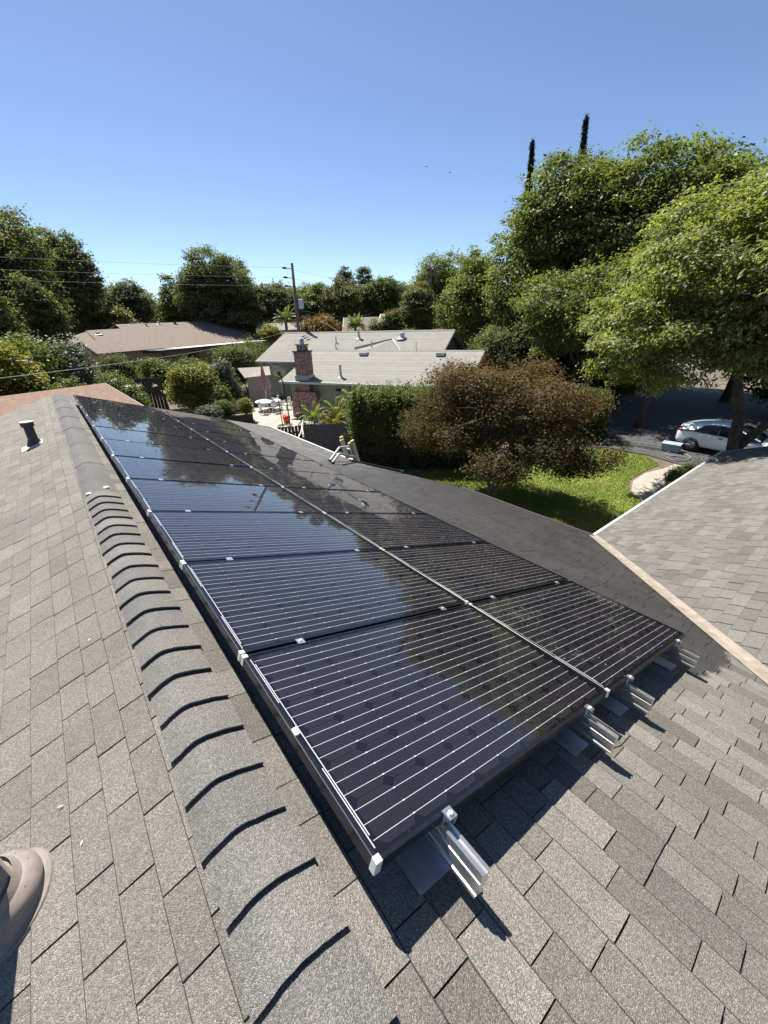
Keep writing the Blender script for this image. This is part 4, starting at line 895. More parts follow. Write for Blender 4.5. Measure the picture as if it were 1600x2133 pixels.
for k, (x, y, a, lb) in enumerate(((11.7, 28.6, 2.3, 'front left of the table'), (12.55, 28.3, 1.7, 'front right of the table, nearest the brick chimney'), (13.7, 29.1, 0.4, 'close to the green wall'), (11.3, 30.6, -2.6, 'behind the planter'), (13.5, 30.8, -0.8, 'behind the table'))):
    c = Vector((x, y, 0)); g = empty('patio_chair', c, 'white plastic patio chair, '+lb, 'chair', 'patio chairs')
    d = Vector((math.cos(a), math.sin(a), 0)); e = Vector((-d.y, d.x, 0)); P_ = lambda i, j, z: c+d*i+e*j+Vector((0, 0, z))
    mb = MB(); mb.slab([P_(-0.24, -0.25, 0.44), P_(0.24, -0.25, 0.44), P_(0.24, 0.25, 0.44), P_(-0.24, 0.25, 0.44)], (0, 0, -0.03)); mb.build('seat', 'white_plastic', g, c)
    mb = MB(); mb.slab([P_(0.24, -0.24, 0.46), P_(0.24, 0.24, 0.46), P_(0.36, 0.2, 0.88), P_(0.37, 0.0, 0.93), P_(0.36, -0.2, 0.88)], d*0.03); mb.build('backrest', 'white_plastic', g, c)
    for i, j in ((-0.22, -0.23), (-0.22, 0.23), (0.22, -0.23), (0.22, 0.23)): mb = MB(); mb.tube([P_(i, j, 0.44), P_(i*1.15, j*1.15, 0)], 0.025, 6); mb.build('leg', 'white_plastic', g, c)
    for j in (-0.27, 0.27): mb = MB(); mb.tube([P_(-0.2, j, 0.42), P_(-0.2, j, 0.64), P_(0.28, j, 0.66)], 0.022, 6); mb.build('armrest', 'white_plastic', g, c)
c = Vector((13.1, 31.3, 0)); g = empty('patio_umbrella', c, 'closed faded pink patio umbrella hanging beside the grey roof corner', 'umbrella')
mb = MB(); mb.tube([c, c+Vector((0, 0, 3.3))], 0.025, 8); mb.build('pole', 'white_plastic', g, c)
mb = MB(); prof = [(0.03, 3.25), (0.07, 3.05), (0.12, 2.6), (0.16, 2.1), (0.21, 1.6), (0.18, 1.35)]; nseg = 16; vs = []; fs = []
for r_, z in prof:
    for k in range(nseg): t = 2*math.pi*k/nseg; q = r_*(1+(0.4 if k % 2 else -0.3)*min(1, (3.3-z)/1.2)); vs.append(c+Vector((math.cos(t)*q, math.sin(t)*q, z+(0.1 if k % 4 == 1 and z < 1.5 else 0))))
for i in range(len(prof)-1):
    for k in range(nseg): fs.append((i*nseg+k, i*nseg+(k+1) % nseg, (i+1)*nseg+(k+1) % nseg, (i+1)*nseg+k))
mb.add(vs, fs); mb.build('canopy', 'pink_cloth', g, c)
mb = MB(); mb.slab([c+Vector((0.2, -0.1, 2.35)), c+Vector((0.4, -0.25, 1.9)), c+Vector((0.45, -0.28, 1.55)), c+Vector((0.25, -0.15, 1.2))], (0.03, 0.05, 0)); mb.build('drooping_panel', 'pink_cloth', g, c)
c = Vector((11.55, 24.7, 0.012)); g = empty('bucket', c, 'bright orange red bucket on the concrete patio', 'bucket'); mb = MB(); mb.lathe(c, [(0.0, 0.01), (0.2, 0.0), (0.26, 0.55), (0.24, 0.55), (0.19, 0.04), (0.0, 0.04)], 18); mb.build('body', 'orange_plastic', g, c, True)
mb = MB(); mb.tube([c+Vector((0.25*math.cos(t), 0.05, 0.53+0.16*math.sin(t))) for t in [math.pi*k/10 for k in range(11)]], 0.01, 5); mb.build('handle', 'dark_trim', g, c)
mb = MB()
for k in range(3):
    r_ = 0.36+0.045*k; mb.tube([(11.0+r_*math.cos(t), 24.0+r_*math.sin(t), 0.035+0.03*k) for t in [2*math.pi*j/24 for j in range(25)]], 0.022, 6)
tag(mb.build('garden_hose', 'green_wall', None, (11, 24, 0.03)), 'coil of pale garden hose lying on the patio beside the bucket', 'hose')
for k, (x, y, z1, lb) in enumerate(((9.55, 20.9, 2.3, 'left of two thin dark stakes standing behind the fence'), (10.45, 20.2, 2.3, 'right of two thin dark stakes standing behind the fence, near the bucket'))):
    mb = MB(); mb.tube([(x, y, 0), (x-0.06, y+0.05, z1)], 0.025, 6); tag(mb.build('stake', 'dark_trim', None, (x, y, 0)), lb, 'stake', 'garden stakes')
# raised planters
for (x, y, l_, w_, a, lb) in ((9.0, 27.6, 2.6, 1.0, -0.35, 'long dark timber raised bed full of plants left of the patio'), (7.2, 26.6, 1.6, 0.9, 0.2, 'dark timber raised bed at the edge of our roof line')):
    c = Vector((x, y, 0)); g = empty('planter', c, lb, 'planter'); F = Frame(c, (math.cos(a), math.sin(a)), (-math.sin(a), math.cos(a)))
    for z in (0.0, 0.2, 0.4):
        for (t0, t1, n0, n1) in ((-l_/2, l_/2, -w_/2, -w_/2+0.05), (-l_/2, l_/2, w_/2-0.05, w_/2), (-l_/2, -l_/2+0.05, -w_/2+0.052, w_/2-0.052), (l_/2-0.05, l_/2, -w_/2+0.052, w_/2-0.052)): pbuild('plank', 'wood_dark', g, F, (t0, t1, n0, n1, z, z+0.185))
    pbuild('soil', 'soil', g, F, (-l_/2+0.052, l_/2-0.052, -w_/2+0.053, w_/2-0.053, 0, 0.5))
c = Vector((8.2, 29.0, 0)); mb = MB(); mb.lathe(c, [(0, 0), (0.2, 0), (0.3, 0.5), (0.33, 0.5), (0.33, 0.58), (0.27, 0.58), (0.25, 0.3), (0, 0.3)], 18); tag(mb.build('flower_pot', 'terracotta', None, c, True), 'terracotta pot on the ground by the raised beds', 'pot')

# ------------------------------------------------------------------ ladder, stand-off and brush pole at our eave
def ladder():
    top = Vector((5.5, 8.12, 3.44)); foot = Vector((6.42, 8.12, 0.0))
    g = empty('extension_ladder', foot, 'aluminium extension ladder with yellowed tips leaning on the eave', 'ladder')
    a = Vector((0, -1, 0)); d = (top-foot).normalized(); nrm = a.cross(d).normalized()
    for sec, off, wd, tp in ((0, 0.0, 0.25, 0.0), (1, 0.05, 0.19, -0.05)):
        for sg in (-1, 1):
            A = foot+a*sg*wd+nrm*off; B_ = top+a*sg*wd+nrm*off+d*tp; mb = MB(); hx, hy = a*0.02, nrm*0.045
            mb.add([p+s1*hx+s2*hy for p in (A, B_) for s1, s2 in ((-1, -1), (1, -1), (1, 1), (-1, 1))], [(0, 3, 2, 1), (4, 5, 6, 7), (0, 1, 5, 4), (1, 2, 6, 5), (2, 3, 7, 6), (3, 0, 4, 7)]); r_ = mb.build('side_rail', 'aluminium', g, foot)
            mb = MB(); mb.add([p+s1*hx*1.25+s2*hy*1.15 for p in (B_-d*0.05, B_+d*0.012) for s1, s2 in ((-1, -1), (1, -1), (1, 1), (-1, 1))], [(0, 3, 2, 1), (4, 5, 6, 7), (0, 1, 5, 4), (1, 2, 6, 5), (2, 3, 7, 6), (3, 0, 4, 7)]); mb.build('tip_cap', 'yellow_tip', g, foot)
        ln = (top-foot).length
        for k in range(1, int(ln/0.3)+1):
            p = foot+d*(k*0.3)+nrm*off
            if k*0.3 > ln-0.2: break
            mb = MB(); mb.tube([p-a*wd, p+a*wd], 0.016, 8); mb.build('rung', 'aluminium', g, foot)
    c = top-d*0.5
    s = empty('ladder_standoff', c, 'white U-shaped ladder stand-off resting on the shingles with green straps', 'ladder stand-off')
    b0 = Vector((5.0, 7.69, 3.41)); f0 = RP(4.49/CT, 7.34, 0.03); f1 = RP(4.41/CT, 7.1, 0.03)
    mb = MB(); mb.tube([f0, b0, Vector((5.42, 7.9, 3.3))], 0.028, 8); mb.build('arm', 'standoff_white', s, c)
    mb = MB(); k1 = Vector((4.68, 7.19, 3.44)); mb.tube([f1, k1, Vector((5.45, 7.72, 3.06))], 0.028, 8); mb.build('arm', 'standoff_white', s, c)
    for p in (f0, f1): mb = MB(); mb.box(p, (0.07, 0.08, 0.05)); mb.build('foot_pad', 'rubber', s, c)
    for k in range(3): mb = MB(); mb.tube([b0+Vector((0.05+0.03*k, -0.05, -0.03)), b0+Vector((0.02+0.05*k, -0.2, -0.13)), k1+Vector((0.03*k, 0.06, 0.02))], 0.006, 5); mb.build('strap', 'green_plastic', s, c)
    a0 = RP(4.9/CT, 7.2, 0.12); a1 = RP(6.15/CT, 6.78, 0.06)
    g2 = empty('brush_pole', a0, 'long black cleaning pole with green tip lying along the roof edge', 'pole')
    mb = MB(); mb.tube([a0, a1], 0.017, 10); mb.build('shaft', 'rubber', g2, a0)
    mb = MB(); mb.tube([a1, a1.lerp(a0, -0.06)], 0.026, 10); mb.build('tip', 'green_plastic', g2, a0)
    mb = MB(); dd = (a1-a0).normalized(); sd = dd.cross(Vector((0, 0, 1)))
    for k in range(34):
        t = 2*math.pi*k/6; mb.tube([a0+dd*(0.02+k*0.011)+(sd*math.cos(t)+Vector((0, 0, 1))*math.sin(t))*0.026, a0+dd*(0.02+(k+1)*0.011)+(sd*math.cos(t+1.05)+Vector((0, 0, 1))*math.sin(t+1.05))*0.026], 0.006, 5)
    mb.build('coiled_hose', 'rubber', g2, a0)
ladder()
a0 = Vector((5.46, 10.9, 2.9)); wire('twisted white cable slanting from our eave up to the fence corner', a0, (8.75, 16.85, 1.98), 0.15, 0.018, 'cable_white', 'eave_cable', 12)
# whitish clip standing on the ridge side frame edge of the nearest panel
c = PM @ Vector((0.012, 0.5, 0.004)); mb = MB(); mb.box(c, (0.02, 0.035, 0.012)); tag(mb.build('wire_clip', 'corner_silver', None, c, bevel=0.003), 'small silver clip on the ridge side edge of the nearest panel', 'clip')

# ------------------------------------------------------------------ parked car (tail to the left, nose towards the right edge)
def car():
    c = Vector((23.95, 3.85, 0.012)); g = empty('parked_car', c, 'white hatchback with dark windows parked in tree shade behind the wing roof', 'car')
    # x = along the car (rear -), y = half width; heading is -Y in the scene, near side is -X
    W_ = lambda x, y, z: Vector((c.x+y, c.y-x, c.z+z))
    st = [  # x, half width, z bottom, z shoulder(belt), z crown of lower body
        (-2.12, 0.55, 0.42, 0.72, 0.76), (-2.05, 0.74, 0.30, 0.88, 0.95), (-1.85, 0.84, 0.25, 0.96, 1.03), (-1.3, 0.89, 0.2, 0.97, 1.03), (-0.5, 0.9, 0.19, 0.93, 0.98), (0.4, 0.9, 0.19, 0.88, 0.94), (0.95, 0.89, 0.19, 0.86, 0.93), (1.4, 0.88, 0.2, 0.78, 0.87), (1.8, 0.84, 0.22, 0.7, 0.77), (2.02, 0.74, 0.26, 0.6, 0.65), (2.12, 0.55, 0.32, 0.5, 0.53)]
    mb = MB(); vs = []; k = 12
    for x, w, zb, zs, zc in st:
        ring = [(-w*0.8, zb), (-w*0.97, zb+0.1), (-w, zb+0.25), (-w*0.99, zs-0.12), (-w*0.95, zs), (-w*0.6, zc), (w*0.6, zc), (w*0.95, zs), (w*0.99, zs-0.12), (w, zb+0.25), (w*0.97, zb+0.1), (w*0.8, zb)]
        vs += [W_(x, y, z) for y, z in ring]
    n = len(st); fs = [(i*k+j, i*k+(j+1) % k, (i+1)*k+(j+1) % k, (i+1)*k+j) for i in range(n-1) for j in range(k)]+[tuple(range(k))[::-1], tuple((n-1)*k+j for j in range(k))]
    mb.add(vs, fs); body = mb.build('body', 'car_paint', g, c, True); ss = body.modifiers.new('sub', 'SUBSURF'); ss.levels = 1; ss.render_levels = 2
    # glasshouse and roof
    gh = [(-1.9, 0.6, 1.0, 1.08), (-1.4, 0.66, 1.0, 1.25), (-0.7, 0.68, 0.98, 1.37), (0.0, 0.67, 0.95, 1.36), (0.45, 0.64, 0.93, 1.25), (0.85, 0.6, 0.92, 1.07), (1.15, 0.58, 0.9, 0.93)]
    mb = MB(); vs = []
    for x, w, zb, zt in gh: vs += [W_(x, y, z) for y, z in ((-0.86, zb-0.04), (-w-0.06*(zt-1.0)/0.4, zt-0.05), (-w*0.8, zt), (w*0.8, zt), (w+0.06*(zt-1.0)/0.4, zt-0.05), (0.86, zb-0.04))]
    m_ = len(gh); fs = [(i*6+j, i*6+j+1, (i+1)*6+j+1, (i+1)*6+j) for i in range(m_-1) for j in range(5)]+[tuple(range(6)), tuple((m_-1)*6+j for j in range(6))[::-1]]
    mb.add(vs, fs); mb.build('window', 'window_dark', g, c, True)['label'] = 'dark side windows and windscreen'
    mb = MB(); rf = [(-1.98, 0.6, 1.12), (-1.75, 0.63, 1.19), (-1.35, 0.66, 1.29), (-0.7, 0.68, 1.39), (-0.1, 0.67, 1.385), (0.22, 0.65, 1.33)]; vs = []
    for x, w, z in rf: vs += [W_(x, y, zz) for y, zz in ((-w-0.04, z-0.07), (-w, z-0.015), (-w*0.6, z+0.012), (w*0.6, z+0.012), (w, z-0.015), (w+0.04, z-0.07), (w*0.6, z-0.05), (-w*0.6, z-0.05))]
    m_ = len(rf); fs = [(i*8+j, i*8+(j+1) % 8, (i+1)*8+(j+1) % 8, (i+1)*8+j) for i in range(m_-1) for j in range(8)]+[tuple(range(8))[::-1], tuple((m_-1)*8+j for j in range(8))]
    mb.add(vs, fs); mb.build('roof', 'car_paint', g, c, True)
    for sg in (-1, 1):
        mb = MB(); mb.slab([W_(-1.95, sg*0.83, 0.98), W_(-1.3, sg*0.85, 1.02), W_(-0.95, sg*0.71, 1.30), W_(-1.8, sg*0.66, 1.13)], (0.03*sg, 0, 0)); mb.build('rear_pillar', 'car_paint', g, c)
        mb = MB(); mb.tube([W_(0.22, sg*0.74, 1.3), W_(0.6, sg*0.78, 1.13), W_(1.1, sg*0.82, 0.93)], 0.035, 6); mb.build('windscreen_pillar', 'car_paint', g, c)
        mb = MB(); mb.tube([W_(-0.35, sg*0.76, 1.36), W_(-0.4, sg*0.88, 0.95)], 0.035, 6); mb.build('door_pillar', 'dark_trim', g, c)
        mb = MB(); mb.box(W_(0.62, sg*0.98, 0.98), (0.2, 0.12, 0.14)); mb.build('mirror', 'car_paint', g, c, bevel=0.03)
        mb = MB(); mb.box(W_(-0.25, sg*0.905, 0.8), (0.03, 0.2, 0.035)); mb.build('door_handle', 'dark_trim', g, c, bevel=0.008)
        mb = MB(); mb.slab([W_(-2.08, sg*0.6, 0.85), W_(-1.8, sg*0.845, 0.9), W_(-1.82, sg*0.84, 1.0), W_(-2.02, sg*0.66, 0.97)], (0.02*sg, 0.02, 0)); mb.build('tail_light', 'tail_red', g, c)
        mb = MB(); mb.slab([W_(1.6, sg*0.86, 0.66), W_(2.0, sg*0.7, 0.58), W_(1.98, sg*0.7, 0.66), W_(1.6, sg*0.82, 0.75)], (0.015*sg, 0, 0)); mb.build('headlight', 'window_dark', g, c)
        for x in (-1.32, 1.3):
            p = W_(x, sg*0.82, 0.325); mb = MB(); mb.lathe(p, [(0.2, 0.10), (0.3, 0.1), (0.325, 0.06), (0.325, -0.08), (0.2, -0.1)], 24, (sg, 0, 0)); wh_ = mb.build('wheel', 'rubber', g, p, True); wh_['label'] = 'black tyre with silver five spoke rim'
            mb = MB(); mb.lathe(p, [(0.225, 0.095), (0.2, 0.1), (0.195, 0.05), (0.0, 0.05)], 20, (sg, 0, 0))
            for q in range(5):
                t = 2*math.pi*q/5; mb.tube([p+Vector((sg*0.09, 0, 0)), p+Vector((sg*0.1, math.cos(t)*0.2, math.sin(t)*0.2))], [0.05, 0.03], 6)
            mb.build('rim', 'aluminium', wh_, p)
            mb = MB(); mb.lathe(p+Vector((sg*0.062, 0, 0)), [(0.33, -0.02), (0.355, 0.0), (0.36, -0.02), (0.35, -0.1)], 24, (sg, 0, 0)); mb.build('wheel_arch', 'dark_trim', g, p, True)
car()
# folded aluminium staging and a tub on the drive behind the car
c = Vector((22.3, 6.9, 0.012)); g = empty('ladder_section', c, 'folded aluminium ladder section lying on the drive beside the tub', 'ladder'); dd = Vector((-0.18, 1.0, 0)).normalized(); sd = Vector((dd.y, -dd.x, 0))
for j in (-0.2, 0.2): mb = MB(); mb.tube([c+sd*j-dd*0.75+Vector((0, 0, 0.1)), c+sd*j+dd*0.85+Vector((0, 0, 0.1))], 0.05, 6); mb.build('side_rail', 'aluminium', g, c)
for k in range(6): mb = MB(); mb.tube([c-sd*0.2+dd*(k*0.28-0.65)+Vector((0, 0, 0.1)), c+sd*0.2+dd*(k*0.28-0.65)+Vector((0, 0, 0.1))], 0.02, 6); mb.build('rung', 'aluminium', g, c)
c = Vector((22.5, 5.75, 0.012)); g = empty('storage_tub', c, 'pale blue grey plastic tub on the drive behind the car tail', 'tub'); mb = MB(); mb.box(c+Vector((0, 0, 0.17)), (0.55, 0.75, 0.34), 0.1); mb.build('body', 'blue_tub', g, c, bevel=0.04); mb = MB(); mb.box(c+Vector((0, 0, 0.365)), (0.6, 0.8, 0.05), 0.1); mb.build('lid', 'blue_tub', g, c, bevel=0.01)
mb = MB(); mb.tube([(21.2+0.55*math.cos(t)+0.1*t, 4.9+0.45*math.sin(t)+0.05*t, 0.05+0.02*math.sin(3*t)) for t in [0.25*k for k in range(40)]], 0.02, 5); tag(mb.build('garden_hose', 'wire_grey', None, (21.2, 4.9, 0.05)), 'loose coils of pale hose in the shade behind the path', 'hose')
# parked dark car far side of the drive, under the trees: only its roof line shows

# ------------------------------------------------------------------ trees and shrubs
A_ = np.array
def std(name, label, x, y, z0, z1, w, mat, n, per, ll, seed, cat='tree', nl=9, cs=None, group='trees beyond the houses', trunk=0.25, dw=None, **kw):
    c = (x, y, (z0+z1)/2); lb = lobes_for(c, (w/2, (dw or w)/2, (z1-z0)/2), nl, seed=seed)
    return tree(name, label, cat, (x, y, 0), lb, n, per, cs or w*0.13, ll, ll*0.6, mat, trunk, group, **kw)
T_ = [  # label, x, y, z0, z1, width, leaf material, clumps, leaves, leaf length, lobes, clump size
 ('huge dark tree filling the left edge behind the shrubs', -2.0, 50.5, 1.5, 17.0, 12.5, 'leaf_dark', 950, 60, 0.27, 16, 1.15),
 ('rounded right shoulder tree of the dark mass at the left edge', 6.4, 79.2, 2.0, 19.8, 8.6, 'leaf_dark', 620, 60, 0.36, 12, 1.1),
 ('narrow dark upright tree in front of the huge left tree', 0.9, 41.5, 1.0, 10.8, 3.0, 'leaf_dark', 300, 50, 0.2, 8, 0.6),
 ('dark upright tree at the very left edge', -2.2, 39.4, 0.8, 10.6, 4.0, 'leaf_dark', 380, 50, 0.2, 8, 0.7),
 ('dark pointed tree left of the big dense oval tree', 12.9, 84, 2.0, 13.9, 8.2, 'leaf_blue', 420, 50, 0.36, 10, 1.1),
 ('olive green bushy tree above the left end of the brown roof', 11.0, 77, 1.5, 9.4, 7.0, 'leaf_olive', 330, 50, 0.33, 8, 1.0),
 ('big dense dark oval tree behind the brown roofed house', 26.5, 77.1, 2.0, 17.9, 14.6, 'leaf_dark', 1300, 60, 0.34, 18, 1.3),
 ('mid sized loose tree at the left flank of the dense oval tree', 20.0, 81.1, 2.0, 14.2, 7.0, 'leaf_mid', 420, 50, 0.34, 9, 1.0),
 ('pale green low tree crown above the brown ridge', 28.3, 74.0, 3.0, 9.2, 11.5, 'leaf_olive', 420, 50, 0.33, 10, 1.0),
 ('dark slope-sided tree just left of the utility pole', 36.4, 75, 2.0, 13.8, 10.0, 'leaf_blue', 620, 55, 0.36, 12, 1.1),
 ('light green feathery tree just right of the utility pole', 42.0, 71, 2.0, 12.6, 7.0, 'leaf_mid', 420, 50, 0.33, 9, 1.0),
 ('broad rounded olive tree behind the roofs, left of its twin', 45.0, 67, 2.0, 14.2, 9.0, 'leaf_olive', 700, 55, 0.32, 12, 1.05),
 ('broad rounded olive tree behind the roofs, right of its twin', 51.8, 66, 2.0, 14.0, 9.2, 'leaf_mid', 700, 55, 0.32, 12, 1.05),
 ('wispy dark tree top poking out above the right olive tree', 54.0, 73, 6, 16.8, 4.6, 'leaf_blue', 220, 40, 0.33, 7, 0.8),
 ('small ragged tree top above the left olive tree', 48.5, 72, 6, 15.8, 4.6, 'leaf_blue', 200, 40, 0.33, 7, 0.8),
 ('small distant tree in the gap left of the olive brown tree', 59, 69, 2, 13.2, 7, 'leaf_blue', 320, 45, 0.36, 8, 1.0),
 ('far tree at the left end of the horizon belt', -1.3, 109, 1, 16.2, 13.5, 'leaf_blue', 420, 45, 0.5, 10, 1.6),
 ('far tree in the low gap right of the dark left mass', 10.6, 111, 1, 13.2, 13, 'leaf_mid', 400, 45, 0.5, 10, 1.6),
 ('far tree filling the gap below the sky left of the oval tree', 21.3, 107, 1, 13.4, 13, 'leaf_mid', 400, 45, 0.5, 10, 1.6),
 ('far tree behind the utility pole', 49.9, 92, 1, 14.4, 15.5, 'leaf_mid', 480, 45, 0.45, 11, 1.6),
 ('far tree behind the twin olive trees', 65.6, 85.3, 1, 13.8, 18.5, 'leaf_blue', 560, 45, 0.45, 12, 1.7),
 ('far tree behind the compact olive brown tree', 75.2, 79.7, 1, 14.6, 19.5, 'leaf_mid', 560, 45, 0.45, 12, 1.7),
 ('far tree behind the pale green wispy tree', 69.5, 56.6, 0.5, 13.6, 19, 'leaf_mid', 560, 45, 0.42, 12, 1.6),
 ('compact olive brown tree left of the pale green tree', 37.2, 40.2, 1.0, 10.2, 5.6, 'leaf_olive', 620, 60, 0.19, 10, 0.62),
 ('lower olive brown half of the compact tree, in front of the white house', 35.2, 41.7, 1.0, 8.0, 3.6, 'leaf_olive', 330, 55, 0.19, 7, 0.5),
 ('tall pale green wispy tree holding the distant pole', 47.6, 44.0, 1.5, 16.2, 11.5, 'leaf_bright', 800, 50, 0.27, 15, 0.95),
 ('bright green drooping tree between the grey gable and the huge tree', 33.0, 27.8, 1.5, 12.2, 6.6, 'leaf_bright', 620, 60, 0.22, 12, 0.75),
 ('huge mid green tree behind the driveway, below the cypress tips', 34.8, 18.8, 1.0, 17.2, 13.5, 'leaf_green', 1500, 75, 0.25, 24, 1.0),
 ('nearer lower crown added to the huge tree group to shade the drive', 28.0, 14.2, 2.6, 9.6, 9.0, 'leaf_green', 700, 65, 0.2, 14, 0.8),  # extra tree, put here to cast shade over the asphalt
 ('added tree crown that shades the car, behind the lime green tree', 26.3, 8.8, 3.8, 10.6, 8.0, 'leaf_bright', 520, 70, 0.19, 12, 0.7),  # added so that the parked car stands in shade
 ('second dome of the huge tree group, directly behind the lime tree', 37.8, 14.0, 1.5, 17.5, 13.0, 'leaf_green', 1200, 65, 0.27, 20, 1.05),
 ('right hand dome of the huge tree group at the right edge', 38.0, 7.6, 1.0, 15.0, 12.0, 'leaf_mid', 800, 60, 0.27, 15, 1.0),
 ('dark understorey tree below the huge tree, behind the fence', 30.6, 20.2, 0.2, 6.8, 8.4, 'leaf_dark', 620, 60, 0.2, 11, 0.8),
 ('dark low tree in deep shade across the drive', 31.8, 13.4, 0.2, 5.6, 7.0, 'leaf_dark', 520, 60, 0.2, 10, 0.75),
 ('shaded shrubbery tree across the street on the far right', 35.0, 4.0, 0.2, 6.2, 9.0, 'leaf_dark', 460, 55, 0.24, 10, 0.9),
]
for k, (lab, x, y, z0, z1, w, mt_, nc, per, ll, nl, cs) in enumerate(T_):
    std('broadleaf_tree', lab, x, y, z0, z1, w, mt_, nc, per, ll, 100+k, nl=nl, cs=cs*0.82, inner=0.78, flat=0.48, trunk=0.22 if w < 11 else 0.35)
# front tree over the car: layered drooping sprays, trunk forking low
def front_tree():
    base = (16.68, 2.36, 0); r = np.random.default_rng(5)
    lb = [[20.4, 4.4, 7.2, 2.0, 2.0, 1.9]]
    for x, y, z, a, b_, c in ((18.9, 6.7, 5.3, 1.7, 1.6, 1.3), (18.3, 5.9, 6.9, 1.5, 1.5, 1.2), (19.5, 7.6, 4.4, 1.5, 1.5, 1.0), (18.2, 4.4, 8.3, 1.6, 1.6, 1.3), (19.4, 5.8, 9.2, 1.7, 1.7, 1.3), (21.5, 6.6, 8.3, 1.9, 1.9, 1.6), (20.0, 3.0, 9.9, 2.0, 2.0, 1.4), (21.6, 4.2, 10.0, 1.9, 1.9, 1.3), (18.2, 2.6, 7.6, 1.7, 1.8, 1.4), (19.0, 1.2, 8.4, 1.9, 1.9, 1.5), (18.9, 5.1, 4.6, 1.3, 1.3, 0.9), (18.6, 3.4, 5.6, 1.3, 1.4, 1.0), (21.8, 7.9, 5.8, 1.7, 1.7, 1.3), (21.0, 1.0, 6.5, 2.0, 2.0, 1.5), (17.6, 4.9, 5.9, 1.0, 1.0, 0.8), (20.3, 8.4, 6.2, 1.3, 1.3, 1.0), (22.5, 2.0, 8.8, 2.2, 2.2, 1.6), (19.6, 6.4, 3.7, 1.1, 1.1, 0.6), (19.0, 2.2, 4.7, 1.0, 1.0, 0.6)):
        lb.append([x, y, z, a, b_, c])
    lb = A_(lb); lb[:, 2] = 4+(lb[:, 2]-4)*0.86; K = 0.82; cp = A_(CAMP); lb = np.column_stack([cp+K*(lb[:, :3]-cp), K*lb[:, 3:]])      # stands just beyond the wing's rake
    S_ = lambda v: Vector(cp+K*(A_(v)-cp))
    root = empty('broadleaf_tree', base, 'leafy lime green tree over the car with dark forking trunk at the right edge', 'tree')
    mb = MB(); B_ = Vector(base); fork = S_((20.15, 3.2, 2.6))
    mb.tube([B_-Vector((0, 0, 0.2)), B_+Vector((0, 0, 0.7)), S_((20.33, 3.02, 0.6)), S_((20.27, 3.12, 1.5)), fork], [0.25, 0.2, 0.185, 0.17, 0.16], 12)
    f1 = S_((19.95, 3.7, 4.6)); limb(mb, fork, f1, 0.145, 0.11, 0.05, 10, 6)
    f2 = S_((20.5, 1.9, 3.9)); limb(mb, S_((20.37, 2.95, 1.2)), f2, 0.13, 0.085, 0.1, 9, 6)
    f3 = S_((20.9, 1.2, 3.1)); limb(mb, S_((20.4, 2.9, 1.35)), f3, 0.13, 0.08, 0.12, 8, 6)
    for k, l_ in enumerate(lb):
        p = Vector(l_[:3]); f = min((f1, f2, f3), key=lambda q: (q-p).length); limb(mb, f, p, 0.075, 0.018, 0.14, 7, 7)
        for j in range(3):
            q = p+Vector(r.normal(size=3)*l_[3:6]*0.6); limb(mb, p, q, 0.03, 0.008, 0.15, 5, 4)
    mb.build('trunk', 'bark', root, B_, True)
    C, D = clump_points(lb, 950, 0.82)
    V, T = leaves(C, D, 95, 0.44, 0.152, 0.066, flat=0.4, upb=1.1, outb=0.6, droop=0.7, spread=0.6)
    C, D = clump_points(lb, 150, 0.97); C = C+D*RNG.uniform(0.05, 0.3, (150, 1)); V2, T2 = leaves(C, D, 26, 0.26, 0.152, 0.066, droop=0.7); V = np.concatenate([V, V2]); T = np.concatenate([T, T2])
    ob = cloud_mesh('crown', V-A_(base), T, 'leaf_lime'); ob.location = base; attach(ob, root)
front_tree()
# cypresses
for (x, y, zt, lb) in ((48.9, 34.0, 22.9, 'dark slender cypress spire, the shorter left one'), (51.7, 29.6, 24.3, 'dark slender cypress spire, the taller right one')):
    g = empty('cypress_tree', (x, y, 0), lb, 'tree', 'cypresses'); mb = MB(); mb.tube([(x, y, 0), (x, y, zt-1)], [0.25, 0.03], 8); mb.build('trunk', 'bark', g, (x, y, 0))
    n = 1500; t = RNG.uniform(0, 1, n)**0.8; z = 4+(zt-4)*t; rr = 1.15*(1-t)**0.85+0.02; a = RNG.uniform(0, 6.28, n); C = np.column_stack([x+rr*np.cos(a)*RNG.uniform(0.5, 1, n)+0.25*np.sin(z*0.4), y+rr*np.sin(a)*RNG.uniform(0.5, 1, n), z])
    D = np.column_stack([np.cos(a)*0.3, np.sin(a)*0.3, np.ones(n)]); V, T = leaves(C, unit(D), 16, 0.2, 0.2, 0.08, flat=2.0, upb=0, outb=0.1, droop=-1.5)
    ob = cloud_mesh('crown', V-A_((x, y, 0)), T, 'leaf_cypress'); ob.location = (x, y, 0); attach(ob, g)
